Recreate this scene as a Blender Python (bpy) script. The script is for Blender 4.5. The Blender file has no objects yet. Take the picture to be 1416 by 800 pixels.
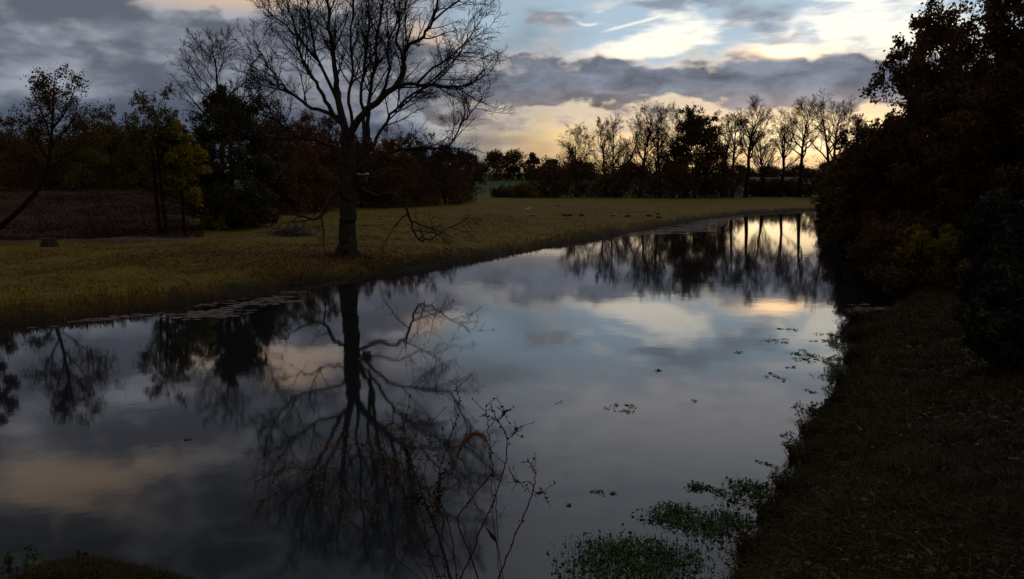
import bpy, math, random
import numpy as np
from mathutils import Vector, Matrix

scene = bpy.context.scene
COL = scene.collection
R = math.radians

# ------------------------------------------------------------------ camera
CAM_H = 4.0
PITCH = R(6.93)
F = 1226.0                      # focal length in photo pixels (1416 wide)
cam_data = bpy.data.cameras.new('camera')
cam_data.sensor_width = 36.0
cam_data.lens = 36.0 * F / 1416.0
cam_data.clip_start = 0.05
cam_data.clip_end = 20000.0
cam = bpy.data.objects.new('camera', cam_data)
COL.objects.link(cam)
cam.location = (0, 0, CAM_H)
cam.rotation_euler = (math.pi / 2 - PITCH, 0, 0)
scene.camera = cam
scene.render.engine = 'CYCLES'
scene.view_settings.view_transform = 'Standard'
scene.view_settings.look = 'None'
scene.view_settings.exposure = 0
scene.view_settings.gamma = 1
scene.render.resolution_x = 1024
scene.render.resolution_y = 578
cy = scene.cycles
cy.use_denoising = True
cy.max_bounces = 6
cy.diffuse_bounces = 2
cy.glossy_bounces = 3
cy.transmission_bounces = 3
cy.transparent_max_bounces = 8
cy.caustics_reflective = False
cy.caustics_refractive = False


def ray(px, py):
    u = (px - 708) / F
    v = (400 - py) / F
    return (u, math.cos(PITCH) + v * math.sin(PITCH), -math.sin(PITCH) + v * math.cos(PITCH))


def at(px, py, Y):
    """world point Y metres ahead on the line through photo pixel (px, py)"""
    d = ray(px, py)
    k = Y / d[1]
    return Vector((d[0] * k, Y, CAM_H + d[2] * k))


def on_level(px, py, z=0.0):
    d = ray(px, py)
    k = (z - CAM_H) / d[2]
    return (d[0] * k, d[1] * k)
# ------------------------------------------------------------------ sky
SUN_AZ, SUN_EL = 16.5, 0.35      # degrees right of straight ahead, above horizon
world = bpy.data.worlds.new('World')
scene.world = world
world.use_nodes = True
NT = world.node_tree
for n in list(NT.nodes):
    NT.nodes.remove(n)


class S:
    """a scalar socket with arithmetic"""
    def __init__(s, sock):
        s.k = sock

    def _b(s, op, o, rev=False):
        n = NT.nodes.new('ShaderNodeMath')
        n.operation = op
        a, b = (o, s) if rev else (s, o)
        for i, v in enumerate((a, b)):
            if isinstance(v, S):
                NT.links.new(v.k, n.inputs[i])
            else:
                n.inputs[i].default_value = v
        return S(n.outputs[0])

    def __add__(s, o): return s._b('ADD', o)
    __radd__ = __add__
    def __sub__(s, o): return s._b('SUBTRACT', o)
    def __rsub__(s, o): return s._b('SUBTRACT', o, True)
    def __mul__(s, o): return s._b('MULTIPLY', o)
    __rmul__ = __mul__
    def __truediv__(s, o): return s._b('DIVIDE', o)
    def exp(s):
        n = NT.nodes.new('ShaderNodeMath'); n.operation = 'EXPONENT'
        NT.links.new(s.k, n.inputs[0]); return S(n.outputs[0])

    def clamp(s):
        n = NT.nodes.new('ShaderNodeClamp'); NT.links.new(s.k, n.inputs[0]); return S(n.outputs[0])

    def step(s, lo, hi):
        n = NT.nodes.new('ShaderNodeMapRange')
        n.interpolation_type = 'SMOOTHSTEP'
        NT.links.new(s.k, n.inputs['Value'])
        a, b = 0.0, 1.0
        if lo > hi:
            lo, hi, a, b = hi, lo, 1.0, 0.0
        n.inputs['From Min'].default_value = lo
        n.inputs['From Max'].default_value = hi
        n.inputs['To Min'].default_value = a
        n.inputs['To Max'].default_value = b
        return S(n.outputs[0])


def w_comb(x, y, z=0.0):
    n = NT.nodes.new('ShaderNodeCombineXYZ')
    for i, v in enumerate((x, y, z)):
        if isinstance(v, S):
            NT.links.new(v.k, n.inputs[i])
        else:
            n.inputs[i].default_value = v
    return n.outputs[0]


def w_noise(x, y, z, detail=5.0, rough=0.55):
    n = NT.nodes.new('ShaderNodeTexNoise')
    n.inputs['Scale'].default_value = 1.0
    n.inputs['Detail'].default_value = detail
    n.inputs['Roughness'].default_value = rough
    NT.links.new(w_comb(x, y, z), n.inputs['Vector'])
    return S(n.outputs[0])


def w_gauss(vec, a0, e0, sa, se):
    s1 = NT.nodes.new('ShaderNodeVectorMath'); s1.operation = 'SUBTRACT'
    NT.links.new(vec, s1.inputs[0]); s1.inputs[1].default_value = (a0, e0, 0)
    s2 = NT.nodes.new('ShaderNodeVectorMath'); s2.operation = 'MULTIPLY'
    NT.links.new(s1.outputs[0], s2.inputs[0]); s2.inputs[1].default_value = (1 / sa, 1 / se, 0)
    s3 = NT.nodes.new('ShaderNodeVectorMath'); s3.operation = 'DOT_PRODUCT'
    NT.links.new(s2.outputs[0], s3.inputs[0]); NT.links.new(s2.outputs[0], s3.inputs[1])
    return (S(s3.outputs['Value']) * -1.0).exp()


def w_mix(fac, a, b):
    n = NT.nodes.new('ShaderNodeMix')
    n.data_type = 'RGBA'
    if isinstance(fac, S):
        NT.links.new(fac.k, n.inputs[0])
    else:
        n.inputs[0].default_value = fac
    for i, v in ((6, a), (7, b)):
        if isinstance(v, tuple):
            n.inputs[i].default_value = (*v, 1)
        else:
            NT.links.new(v, n.inputs[i])
    return n.outputs[2]


def w_scale(col, f):
    n = NT.nodes.new('ShaderNodeVectorMath'); n.operation = 'SCALE'
    NT.links.new(col, n.inputs[0])
    if isinstance(f, S):
        NT.links.new(f.k, n.inputs['Scale'])
    else:
        n.inputs['Scale'].default_value = f
    return n.outputs[0]


tc = NT.nodes.new('ShaderNodeTexCoord')
sp = NT.nodes.new('ShaderNodeSeparateXYZ')
NT.links.new(tc.outputs['Generated'], sp.inputs[0])
wx, wy, wz = (S(sp.outputs[i]) for i in range(3))
az = wx._b('ARCTAN2', wy) * 57.29578
asn = NT.nodes.new('ShaderNodeMath'); asn.operation = 'ARCSINE'
NT.links.new(wz.k, asn.inputs[0])
el = S(asn.outputs[0]) * 57.29578

# cloud-space coordinates: clouds are wide and flat
big = w_noise(az * 0.11, el * 0.30, 3.1, 4.0)
fine = w_noise(az * 0.42, el * 0.95, 7.7, 6.0, 0.62)
puff = w_noise(az * 0.50, el * 0.85, 1.3, 5.0, 0.50)
streak = w_noise(az * 0.16 + el * 0.12, el * 1.1 - az * 0.05, 11.9, 6.0, 0.6)
warp1 = w_noise(az * 0.30, el * 0.62, 41.3, 2.5, 0.5)
warp2 = w_noise(az * 0.34, el * 0.70, 53.9, 2.5, 0.5)
wa = az + (big - 0.5) * 6.0 + (warp1 - 0.5) * 5.0 + (fine - 0.5) * 0.9
we = el + (big - 0.5) * 1.4 + (warp2 - 0.5) * 2.6 + (puff - 0.5) * 0.7
V = w_comb(wa, we)
G = lambda a0, e0, sa, se: w_gauss(V, a0, e0, sa, se)
V0 = w_comb(az, el)
G0 = lambda a0, e0, sa, se: w_gauss(V0, a0, e0, sa, se)

sky = NT.nodes.new('ShaderNodeTexSky')
sky.sky_type = 'NISHITA'
sky.sun_disc = False
sky.sun_elevation = R(SUN_EL)
sky.sun_rotation = R(SUN_AZ)
sky.air_density = 1.0
sky.dust_density = 1.2
sky.ozone_density = 1.5
nish = w_scale(sky.outputs[0], 0.10)

right = az.step(-9.0, 7.0)                       # the left half of the sky is overcast, the right open
front = wy.step(-0.25, 0.45)                     # unseen sky behind gets added cloud, toned to light front-facing sides

# clear sky: pale blue above, straw yellow at the horizon
grad = NT.nodes.new('ShaderNodeValToRGB')
NT.links.new((el / 30.0).k, grad.inputs[0])
cr = grad.color_ramp
for p, c in ((0.0, (.58, .40, .22)), (0.05, (.88, .61, .28)), (0.11, (1.0, .75, .37)), (0.165, (.90, .79, .56)),
             (0.23, (.44, .60, .72)), (0.36, (.42, .58, .72)), (0.48, (.46, .53, .63)), (0.7, (.42, .46, .55)), (1.0, (.30, .36, .47))):
    e = cr.elements.new(p); e.color = (*c, 1)
cr.elements.remove(cr.elements[0]); cr.elements.remove(cr.elements[-1])
clear = w_mix(0.85, nish, grad.outputs[0])
# veiled sun glow low on the right
glow = G0(17.0, 2.9, 11.0, 1.9) * 0.5 + G0(17.0, 2.9, 3.6, 0.8) * 1.3
clear = w_mix(glow.clamp(), clear, (1.6, 1.2, 0.68))

# high thin white cloud
W = (G(9.6, 8.5, 3.6, 0.95) * 0.95 + G(11.2, 9.7, 2.4, 0.6) * 0.55 + G(7.0, 7.9, 3.0, 0.5) * 0.5 + G(19.0, 9.3, 3.0, 1.2) * 0.62
     + G(14, 15.5, 14, 3.5) * 0.85 + G(3.6, 10.1, 2.6, 0.25) * 0.55 + G(24, 8.6, 5, 2.4) * 0.8 + G0(13, 8.4, 3, 0.25) * 0.35 + G0(21.0, 10.6, 1.6, 0.22) * 0.9
     + G(10, 21, 16, 4) * 0.55 + (streak - 0.5) * 2.1 + (puff - 0.5) * 0.9)
Wm = W.step(0.22, 0.95) * right
white = w_mix(el.step(5.0, 9.5), (1.1, 0.90, 0.60), (1.02, 0.98, 0.88))
white = w_mix(el.step(11.0, 22.0), white, (0.58, 0.63, 0.72))
c1 = w_mix(Wm, clear, white)
# vapour trail
tr = (el - 9.18 - (az - 5.53) * 0.235 - (fine - 0.5) * 0.12) / 0.085
trail = (tr * tr * -1.0).exp() * az.step(5.3, 6.6) * az.step(10.4, 8.4) * 0.8
c1 = w_mix(trail, c1, (1.0, 0.95, 0.86))
# soft grey scraps drifting in front of the blue
Sc = (G(2.0, 10.0, 2.0, 0.8) * 0.95 + G(10.6, 10.9, 3.6, 0.5) * 0.9 + G(15.6, 10.0, 2.6, 0.8) * 0.85 + G(8, 12.4, 5, 0.8) * 0.5 + G(17.5, 8.7, 3.0, 0.4) * 0.5
      + G(-3, 8.0, 3.0, 0.5) * 0.45 + (fine - 0.5) * 0.9 + (puff - 0.5) * 0.8)
c1 = w_mix(Sc.step(0.25, 0.95) * 0.85, c1, (0.23, 0.255, 0.31))
# mauve haze under the cloud bank and scattered low bars across the yellow
hz = G(12, 4.35, 13, 0.7) * 0.62 + G(4, 3.4, 5, 0.35) * 0.25
c1 = w_mix(hz.clamp(), c1, w_mix(az.step(2, 16), (0.42, 0.36, 0.36), (0.60, 0.44, 0.34)))
nearg = G0(17, 2.9, 9, 2.0)
bars = (streak - 0.5) * 2.2 + (puff - 0.5) * 1.2 + G0(9, 2.6, 14, 1.6) * 0.42
c1 = w_mix(bars.step(0.22, 0.85) * 0.62 * right, c1, w_mix(nearg, (0.44, 0.37, 0.37), (0.85, 0.58, 0.36)))

# overcast on the left and overhead: soft grey sheets
lump0 = w_noise(wa * 0.15, we * 0.40, 31.7, 3.5, 0.5)
left = (az + (big - 0.5) * 16.0 + (el - 6.0) * 0.12).step(6.0, -11.0)
ov = (G(-19, 10.4, 3.0, 0.35) * 0.7 + G(-14, 10.7, 3.5, 0.4) * 0.8 + G(-6.5, 9.3, 3.5, 0.5) * 0.5 + G(-3.5, 8.7, 1.5, 0.3) * 0.7 + G0(-16, 7.0, 6.0, 0.7) * 0.30 + G0(-27, 5.9, 3, 0.35) * 0.15
      + G0(-27, 17.0, 4.6, 1.3) * 0.8 + G0(-14.5, 12.0, 3.5, 1.0) * 0.6 + G0(-24, 12.6, 5, 0.7) * 0.2 + G0(-6, 8.6, 3.5, 1.4) * 0.35
      + (streak - 0.5) * 0.45 + (big - 0.5) * 1.2 + (puff - 0.5) * 0.5 + (lump0 - 0.5) * 1.6 + 0.24 - G0(-24, 3.6, 14, 1.6) * 0.25 - G0(-27, 9.6, 7, 1.4) * 0.22)
ov_hi = w_mix((G0(-18, 10.7, 8, 0.7) * 0.8 + G0(-4.5, 9.0, 4, 0.8) + G0(-27, 17.3, 8, 2.6) + G0(-14.5, 12.2, 5, 1.3)).clamp(), (0.34, 0.37, 0.43), (0.62, 0.46, 0.34))
ov_lo = w_mix(el.step(2.0, 8.0), (0.066, 0.084, 0.125), (0.112, 0.122, 0.155))
ov_c = w_mix(ov.step(0.0, 0.85), ov_lo, ov_hi)
left = left * (1.0 - G0(-1.5, 9.8, 2.4, 1.6) * 0.8).clamp()
c1 = w_mix((left * 1.5 + (streak - 0.5) * 0.5 * left).clamp(), c1, ov_c)

# dark cloud bank and its scraps
lump1 = w_noise(az * 0.22, el * 0.62, 63.1, 5.0, 0.55)
D = (G(4, 6.0, 10, 1.5) * 1.08 + G(15, 5.8, 9, 1.45) * 1.08 + G(17.5, 7.2, 3.0, 0.6) * 0.5 + G(6.2, 7.6, 1.8, 0.6) * 0.5
     + G(-5, 5.6, 7, 1.4) * 0.95 + G(25, 5.7, 8, 1.4) * 1.2 + G(1.0, 7.2, 2.2, 0.7) * 0.35
     + G0(-1.6, 3.6, 2.6, 0.6) * 1.0 + G0(3.8, 3.75, 1.5, 0.4) * 0.75 + G0(1.2, 3.2, 1.6, 0.3) * 0.5 + G0(-4.0, 4.0, 2.0, 0.5) * 0.5
     + el.step(17, 34) * 0.45
     + (1.0 - front) * 0.9 + (fine - 0.5) * 0.7 + (puff - 0.5) * 1.5 + (lump1 - 0.5) * 1.9)
soft = el.step(6.2, 4.8)
Dm = S(w_mix(soft, D.step(0.16, 0.84).k, D.step(0.15, 1.1).k))
thick = D.step(0.42, 1.0)
nearsun = G0(17, 5.0, 16, 5.0)
rim = w_mix(nearsun, (0.40, 0.40, 0.44), (1.15, 0.90, 0.60))
core_lo = w_mix(az.step(-12, 6), (0.085, 0.105, 0.15), (0.36, 0.29, 0.26))
core_hi = w_mix(az.step(-16, 6), (0.105, 0.118, 0.15), (0.175, 0.192, 0.240))
core = w_mix(el.step(3.6, 6.2), core_lo, core_hi)
core = w_mix(front, (0.38, 0.295, 0.22), core)  # warm tone of the added cloud behind lifts front-facing surfaces
lump = w_noise(wa * 0.26, we * 0.70, 21.3, 4.5, 0.55)
shade = w_mix(thick, rim, w_scale(core, (lump - 0.5) * 2.3 + (puff - 0.5) * 0.8 + 1.0))
final = w_mix(Dm * (0.6 + 0.4 * thick), c1, shade)
hot = (G0(16.7, 7.70, 1.1, 0.30) * 1.9 + G(16.6, 7.95, 2.6, 0.3) * 0.8 + (fine - 0.5) * 0.9).clamp() * G0(16.7, 7.7, 3.0, 0.7)
hz2 = el.step(10.6, 13.5) * right * 0.62
final = w_mix(hz2, final, (0.54, 0.55, 0.62))
final = w_mix(hot.clamp(), final, (2.4, 1.6, 0.85))
dim = 1.0 - el.step(13.5, 23.0) * (0.16 + az.step(2.0, -14.0) * 0.38) * el.step(60.0, 35.0)
final = w_scale(final, (0.62 + 0.38 * front) * dim)

bg = NT.nodes.new('ShaderNodeBackground')
NT.links.new(final, bg.inputs[0])
bg.inputs[1].default_value = 1.08
out = NT.nodes.new('ShaderNodeOutputWorld')
NT.links.new(bg.outputs[0], out.inputs[0])
world.cycles.sampling_method = 'MANUAL'
world.cycles.sample_map_resolution = 512

sun = bpy.data.lights.new('sun', 'SUN')
sun.energy = 0.35
sun.angle = R(0.6)
sun.color = (1.0, 0.72, 0.42)
sun_o = bpy.data.objects.new('sun', sun)
COL.objects.link(sun_o)
sd = Vector((math.sin(R(SUN_AZ)) * math.cos(R(SUN_EL)), math.cos(R(SUN_AZ)) * math.cos(R(SUN_EL)), math.sin(R(SUN_EL))))
sun_o.rotation_euler = sd.to_track_quat('Z', 'Y').to_euler()
sun_o.location = sd * 200
# ------------------------------------------------------------------ helpers
def mesh_from(name, V, F):
    """V: n x 3 array, F: m x k array (k = 3 or 4) or a list of such arrays"""
    if not isinstance(F, list):
        F = [F]
    F = [f for f in F if len(f)]
    me = bpy.data.meshes.new(name)
    V = np.asarray(V, dtype=np.float32)
    me.vertices.add(len(V))
    me.vertices.foreach_set('co', V.ravel())
    idx = np.concatenate([np.asarray(f, dtype=np.int32).ravel() for f in F])
    tot = np.concatenate([np.full(len(f), f.shape[1], dtype=np.int32) for f in F])
    start = np.concatenate(([0], np.cumsum(tot)[:-1])).astype(np.int32)
    me.loops.add(len(idx))
    me.loops.foreach_set('vertex_index', idx)
    me.polygons.add(len(tot))
    me.polygons.foreach_set('loop_start', start)
    me.update(calc_edges=True)
    return me


def part(name, me, mat, parent=None, smooth=True, loc=None):
    o = bpy.data.objects.new(name, me)
    COL.objects.link(o)
    if mat is not None:
        me.materials.append(mat)
    if smooth:
        me.polygons.foreach_set('use_smooth', np.ones(len(me.polygons), dtype=bool))
    if parent is not None:
        o.parent = parent
    if loc is not None:
        o.location = loc
    return o


def merged(name, pieces, parent):
    """several meshes as one part, each keeping its own material"""
    VV, idx, tot, mi, off = [], [], [], [], 0
    for k, (me, mat) in enumerate(pieces):
        v = np.empty(len(me.vertices) * 3, dtype=np.float32); me.vertices.foreach_get('co', v)
        l = np.empty(len(me.loops), dtype=np.int32); me.loops.foreach_get('vertex_index', l)
        t = np.empty(len(me.polygons), dtype=np.int32); me.polygons.foreach_get('loop_total', t)
        VV.append(v); idx.append(l + off); tot.append(t); mi.append(np.full(len(t), k, dtype=np.int32))
        off += len(me.vertices)
        bpy.data.meshes.remove(me)
    V, idx, tot, mi = (np.concatenate(x) for x in (VV, idx, tot, mi))
    me = bpy.data.meshes.new(name)
    me.vertices.add(len(V) // 3); me.vertices.foreach_set('co', V)
    me.loops.add(len(idx)); me.loops.foreach_set('vertex_index', idx)
    me.polygons.add(len(tot)); me.polygons.foreach_set('loop_start', np.concatenate(([0], np.cumsum(tot)[:-1])).astype(np.int32))
    for _, mat in pieces:
        me.materials.append(mat)
    me.polygons.foreach_set('material_index', mi)
    me.update(calc_edges=True)
    return part(name, me, None, parent, smooth=False)


def thing(name, label, cat, loc, rz=0.0, group=None):
    o = bpy.data.objects.new(name, None)
    o.empty_display_size = 0.3
    COL.objects.link(o)
    o.location = loc
    o.rotation_euler = (0, 0, rz)
    return tag(o, label, cat, group)


def tag(o, label=None, cat=None, group=None, kind=None):
    if label: o['label'] = label
    if cat: o['category'] = cat
    if group: o['group'] = group
    if kind: o['kind'] = kind
    return o


def copy_tree(o, parent=None):
    c = o.copy()
    COL.objects.link(c)
    if parent is not None:
        c.parent = parent
    for ch in list(o.children):
        copy_tree(ch, c)
    return c


# ------------------------------------------------------------------ materials
def new_mat(name):
    m = bpy.data.materials.new(name)
    m.use_nodes = True
    nt = m.node_tree
    return m, nt, nt.nodes['Principled BSDF']


def set_spec(b, v):
    b.inputs['Specular IOR Level'].default_value = v


def noise_mat(name, cols, scale=1.0, rough=0.9, bump=0.0, spec=0.2, detail=6.0, stretch=(1, 1, 1), scale2=None, bump_scale=None):
    """colours spread over a noise pattern in object space, with a second finer noise and bump"""
    m, nt, b = new_mat(name)
    tcn = nt.nodes.new('ShaderNodeTexCoord')
    mp = nt.nodes.new('ShaderNodeMapping')
    mp.inputs['Scale'].default_value = stretch
    nt.links.new(tcn.outputs['Object'], mp.inputs['Vector'])
    n1 = nt.nodes.new('ShaderNodeTexNoise')
    n1.inputs['Scale'].default_value = scale
    n1.inputs['Detail'].default_value = detail
    n1.inputs['Roughness'].default_value = 0.65
    nt.links.new(mp.outputs[0], n1.inputs['Vector'])
    fac = n1.outputs[0]
    if scale2:
        n2 = nt.nodes.new('ShaderNodeTexNoise')
        n2.inputs['Scale'].default_value = scale2
        n2.inputs['Detail'].default_value = 4
        nt.links.new(mp.outputs[0], n2.inputs['Vector'])
        mx = nt.nodes.new('ShaderNodeMath'); mx.operation = 'MULTIPLY_ADD'
        nt.links.new(n2.outputs[0], mx.inputs[0]); mx.inputs[1].default_value = 0.5
        ad = nt.nodes.new('ShaderNodeMath'); ad.operation = 'MULTIPLY'
        nt.links.new(fac, ad.inputs[0]); ad.inputs[1].default_value = 0.5
        nt.links.new(ad.outputs[0], mx.inputs[2])
        fac = mx.outputs[0]
    rp = nt.nodes.new('ShaderNodeValToRGB')
    nt.links.new(fac, rp.inputs[0])
    els = rp.color_ramp.elements
    k = len(cols)
    for i, c in enumerate(cols):
        p = 0.3 + 0.4 * i / max(1, k - 1)
        e = els.new(p); e.color = (*c, 1)
    els.remove(els[0]); els.remove(els[-1])
    nt.links.new(rp.outputs[0], b.inputs['Base Color'])
    b.inputs['Roughness'].default_value = rough
    set_spec(b, spec)
    if bump:
        nb = nt.nodes.new('ShaderNodeTexNoise')
        nb.inputs['Scale'].default_value = bump_scale or scale * 4
        nb.inputs['Detail'].default_value = 5
        nt.links.new(mp.outputs[0], nb.inputs['Vector'])
        bp = nt.nodes.new('ShaderNodeBump')
        bp.inputs['Strength'].default_value = 1.0
        bp.inputs['Distance'].default_value = bump
        nt.links.new(nb.outputs[0], bp.inputs['Height'])
        nt.links.new(bp.outputs[0], b.inputs['Normal'])
    return m


def leaf_mat(name, cols, trans=0.35, rough=0.75, nscale=0.55):
    """foliage: a colour per leaf, thin enough to let some light through"""
    m, nt, b = new_mat(name)
    g = nt.nodes.new('ShaderNodeNewGeometry')
    tcn = nt.nodes.new('ShaderNodeTexCoord')
    ns = nt.nodes.new('ShaderNodeTexNoise')
    ns.inputs['Scale'].default_value = nscale; ns.inputs['Detail'].default_value = 4
    nt.links.new(tcn.outputs['Object'], ns.inputs['Vector'])
    mx = nt.nodes.new('ShaderNodeMath'); mx.operation = 'MULTIPLY_ADD'
    nt.links.new(g.outputs['Random Per Island'], mx.inputs[0]); mx.inputs[1].default_value = 0.55
    sb = nt.nodes.new('ShaderNodeMath'); sb.operation = 'MULTIPLY_ADD'
    nt.links.new(ns.outputs[0], sb.inputs[0]); sb.inputs[1].default_value = 0.9; sb.inputs[2].default_value = -0.225
    nt.links.new(sb.outputs[0], mx.inputs[2])
    rp = nt.nodes.new('ShaderNodeValToRGB')
    nt.links.new(mx.outputs[0], rp.inputs[0])
    els = rp.color_ramp.elements
    for i, c in enumerate(cols):
        e = els.new(0.1 + 0.8 * i / max(1, len(cols) - 1)); e.color = (*c, 1)
    els.remove(els[0]); els.remove(els[-1])
    nt.links.new(rp.outputs[0], b.inputs['Base Color'])
    b.inputs['Roughness'].default_value = rough
    set_spec(b, 0.15)
    t = nt.nodes.new('ShaderNodeBsdfTranslucent')
    nt.links.new(rp.outputs[0], t.inputs[0])
    ms = nt.nodes.new('ShaderNodeMixShader')
    ms.inputs[0].default_value = trans
    nt.links.new(b.outputs[0], ms.inputs[1]); nt.links.new(t.outputs[0], ms.inputs[2])
    nt.links.new(ms.outputs[0], nt.nodes['Material Output'].inputs[0])
    return m


M = {}
M['bark'] = noise_mat('bark', [(.014, .011, .009), (.040, .032, .025), (.072, .060, .048)], 6, 0.95, 0.05, 0.1, stretch=(3, 3, .6))
M['bark_far'] = noise_mat('bark_distant', [(.010, .008, .007), (.022, .018, .015)], 3, 0.95, 0, 0.1)
M['twig'] = noise_mat('twig', [(.010, .008, .007), (.020, .015, .012)], 3, 0.95, 0, 0.1)
M['leaf_dark'] = leaf_mat('leaf_dark', [(0.0150, 0.0180, 0.0075), (0.0330, 0.0330, 0.0135), (0.0450, 0.0330, 0.0150)], .2)
M['leaf_ever'] = leaf_mat('leaf_evergreen', [(0.0170, 0.0199, 0.0075), (0.0426, 0.0397, 0.0150), (0.0624, 0.0485, 0.0187)], .15)
M['leaf_rust'] = leaf_mat('leaf_rust', [(0.0816, 0.0278, 0.0077), (0.1496, 0.0476, 0.0102), (0.2040, 0.0715, 0.0128)], .35)
M['leaf_brown'] = leaf_mat('leaf_brown', [(0.0436, 0.0262, 0.0124), (0.0824, 0.0458, 0.0178), (0.1091, 0.0589, 0.0213)], .3)
M['leaf_olive'] = leaf_mat('leaf_olive', [(0.0576, 0.0502, 0.0123), (0.1152, 0.0947, 0.0194), (0.1728, 0.1280, 0.0246)], .35)
M['leaf_yellow'] = leaf_mat('leaf_yellow', [(0.1010, 0.0773, 0.0053), (0.2018, 0.1579, 0.0090), (0.2915, 0.2106, 0.0120)], .4)
M['leaf_deep'] = leaf_mat('leaf_deep', [(0.0274, 0.0166, 0.0070), (0.0638, 0.0367, 0.0142), (0.1094, 0.0502, 0.0189)], .2)
M['leaf_grey'] = leaf_mat('leaf_greygreen', [(0.0140, 0.0171, 0.0125), (0.0265, 0.0312, 0.0234), (0.0351, 0.0406, 0.0296)], .2)
M['weed'] = noise_mat('dry_stem', [(.012, .009, .007), (.030, .021, .014)], 30, 0.8, 0, 0.2)
M['seed'] = leaf_mat('seed_head', [(0.0196, 0.0126, 0.0084), (0.0490, 0.0280, 0.0168), (0.0840, 0.0420, 0.0224)], .2)
M['seed_red'] = leaf_mat('seed_reddish', [(0.0800, 0.0384, 0.0224), (0.1440, 0.0720, 0.0416), (0.2080, 0.1120, 0.0640)], .3)
M['water_leaf'] = leaf_mat('water_leaf', [(0.0189, 0.0347, 0.0102), (0.0443, 0.0783, 0.0190), (0.0711, 0.1086, 0.0254)], .25)
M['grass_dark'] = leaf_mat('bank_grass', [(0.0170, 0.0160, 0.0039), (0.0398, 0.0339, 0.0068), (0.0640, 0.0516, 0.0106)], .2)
M['grass_field'] = leaf_mat('field_grass', [(0.0460, 0.0381, 0.0050), (0.0874, 0.0596, 0.0072), (0.1564, 0.0927, 0.0130), (0.1012, 0.0645, 0.0072), (0.1380, 0.0827, 0.0144)], .3, nscale=.2)
M['withered'] = leaf_mat('withered_tuft', [(0.0199, 0.0172, 0.0072), (0.0424, 0.0329, 0.0122), (0.0594, 0.0422, 0.0158)], .2)
M['dry_brush'] = leaf_mat('dry_brush', [(0.0153, 0.0076, 0.0045), (0.0298, 0.0127, 0.0067), (0.0425, 0.0187, 0.0075)], .2)
M['red_leaf'] = leaf_mat('red_fallen_leaf', [(.05, .02, .006), (.09, .036, .010), (.13, .055, .014)], .1)
M['litter'] = leaf_mat('fallen_leaf', [(0.0234, 0.0140, 0.0078), (0.0546, 0.0328, 0.0188), (0.0936, 0.0663, 0.0429)], .1)


# ------------------------------------------------------------------ tubes, leaves
def tube_mesh(name, polys, sides_of):
    """polys: list of (points n x 3, radii n, level); one mesh of tapered tubes"""
    groups = {}
    for p, r, lv in polys:
        groups.setdefault((len(p), sides_of(lv)), []).append((p, r))
    VV, FF, off = [], [], 0
    for (n, k), lst in groups.items():
        P = np.array([a for a, _ in lst], dtype=np.float64)           # m n 3
        Rr = np.array([b for _, b in lst], dtype=np.float64)
        T = np.empty_like(P)
        T[:, 1:-1] = P[:, 2:] - P[:, :-2]
        T[:, 0] = P[:, 1] - P[:, 0]
        T[:, -1] = P[:, -1] - P[:, -2]
        T /= np.linalg.norm(T, axis=2, keepdims=True) + 1e-9
        ref = np.zeros((len(lst), 1, 3))
        d0 = P[:, -1] - P[:, 0]
        horiz = np.abs(d0[:, 2]) < 0.75 * (np.linalg.norm(d0, axis=1) + 1e-9)
        ref[horiz, 0, 2] = 1.0
        ref[~horiz, 0, 0] = 1.0
        U = np.cross(T, ref)
        U /= np.linalg.norm(U, axis=2, keepdims=True) + 1e-9
        W_ = np.cross(T, U)
        a = np.arange(k) * 2 * np.pi / k
        ring = (P[:, :, None, :] + Rr[:, :, None, None] * (np.cos(a)[None, None, :, None] * U[:, :, None, :]
                + np.sin(a)[None, None, :, None] * W_[:, :, None, :]))
        m = len(lst)
        VV.append(ring.reshape(-1, 3))
        i = np.arange(m)[:, None, None] * (n * k) + np.arange(n - 1)[None, :, None] * k
        j = np.arange(k)[None, None, :]
        j2 = (j + 1) % k
        q = np.stack([i + j, i + j2, i + k + j2, i + k + j], axis=-1).reshape(-1, 4) + off
        FF.append(q)
        off += m * n * k
    return mesh_from(name, np.concatenate(VV), np.concatenate(FF))


def unit(n, rng):
    v = rng.normal(size=(n, 3))
    return v / (np.linalg.norm(v, axis=1, keepdims=True) + 1e-9)


def leaf_arrays(C, size, rng, aspect=0.55, up=0.0):
    """pointed leaf quads around centres C; size scalar or array"""
    n = len(C)
    a = unit(n, rng)
    b = unit(n, rng)
    if up:
        nrm = unit(n, rng); nrm[:, 2] += up
        a = np.cross(nrm, a)
        a /= np.linalg.norm(a, axis=1, keepdims=True) + 1e-9
        b = np.cross(nrm, a)
    else:
        b = np.cross(a, b)
    b /= np.linalg.norm(b, axis=1, keepdims=True) + 1e-9
    s = (np.ones(n) * size * rng.uniform(0.6, 1.3, n))[:, None]
    nrm = np.cross(a, b)
    V = np.stack([C - a * s * .5, C + b * s * aspect * .5 + nrm * s * .08, C + a * s * .5, C - b * s * aspect * .5 + nrm * s * .08], axis=1).reshape(-1, 3)
    Fq = np.arange(4 * n).reshape(n, 4)
    return V, Fq


# ------------------------------------------------------------------ branching
def perp(d, rng):
    v = rng.normal(size=3)
    v -= d * v.dot(d)
    n = np.linalg.norm(v)
    return v / n if n > 1e-6 else np.array([1.0, 0, 0])


def limb_path(p, d, L, r0, r1, nseg, wander, up, rng):
    pts = [p.copy()]
    d = d / np.linalg.norm(d)
    for i in range(nseg):
        d = d + rng.normal(size=3) * wander
        d[2] += up
        d /= np.linalg.norm(d)
        p = p + d * (L / nseg)
        pts.append(p.copy())
    rad = np.linspace(r0, r1, nseg + 1)
    return np.array(pts), rad, d


NSEG = {0: 9, 1: 7, 2: 5, 3: 4, 4: 3, 5: 3}


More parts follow.
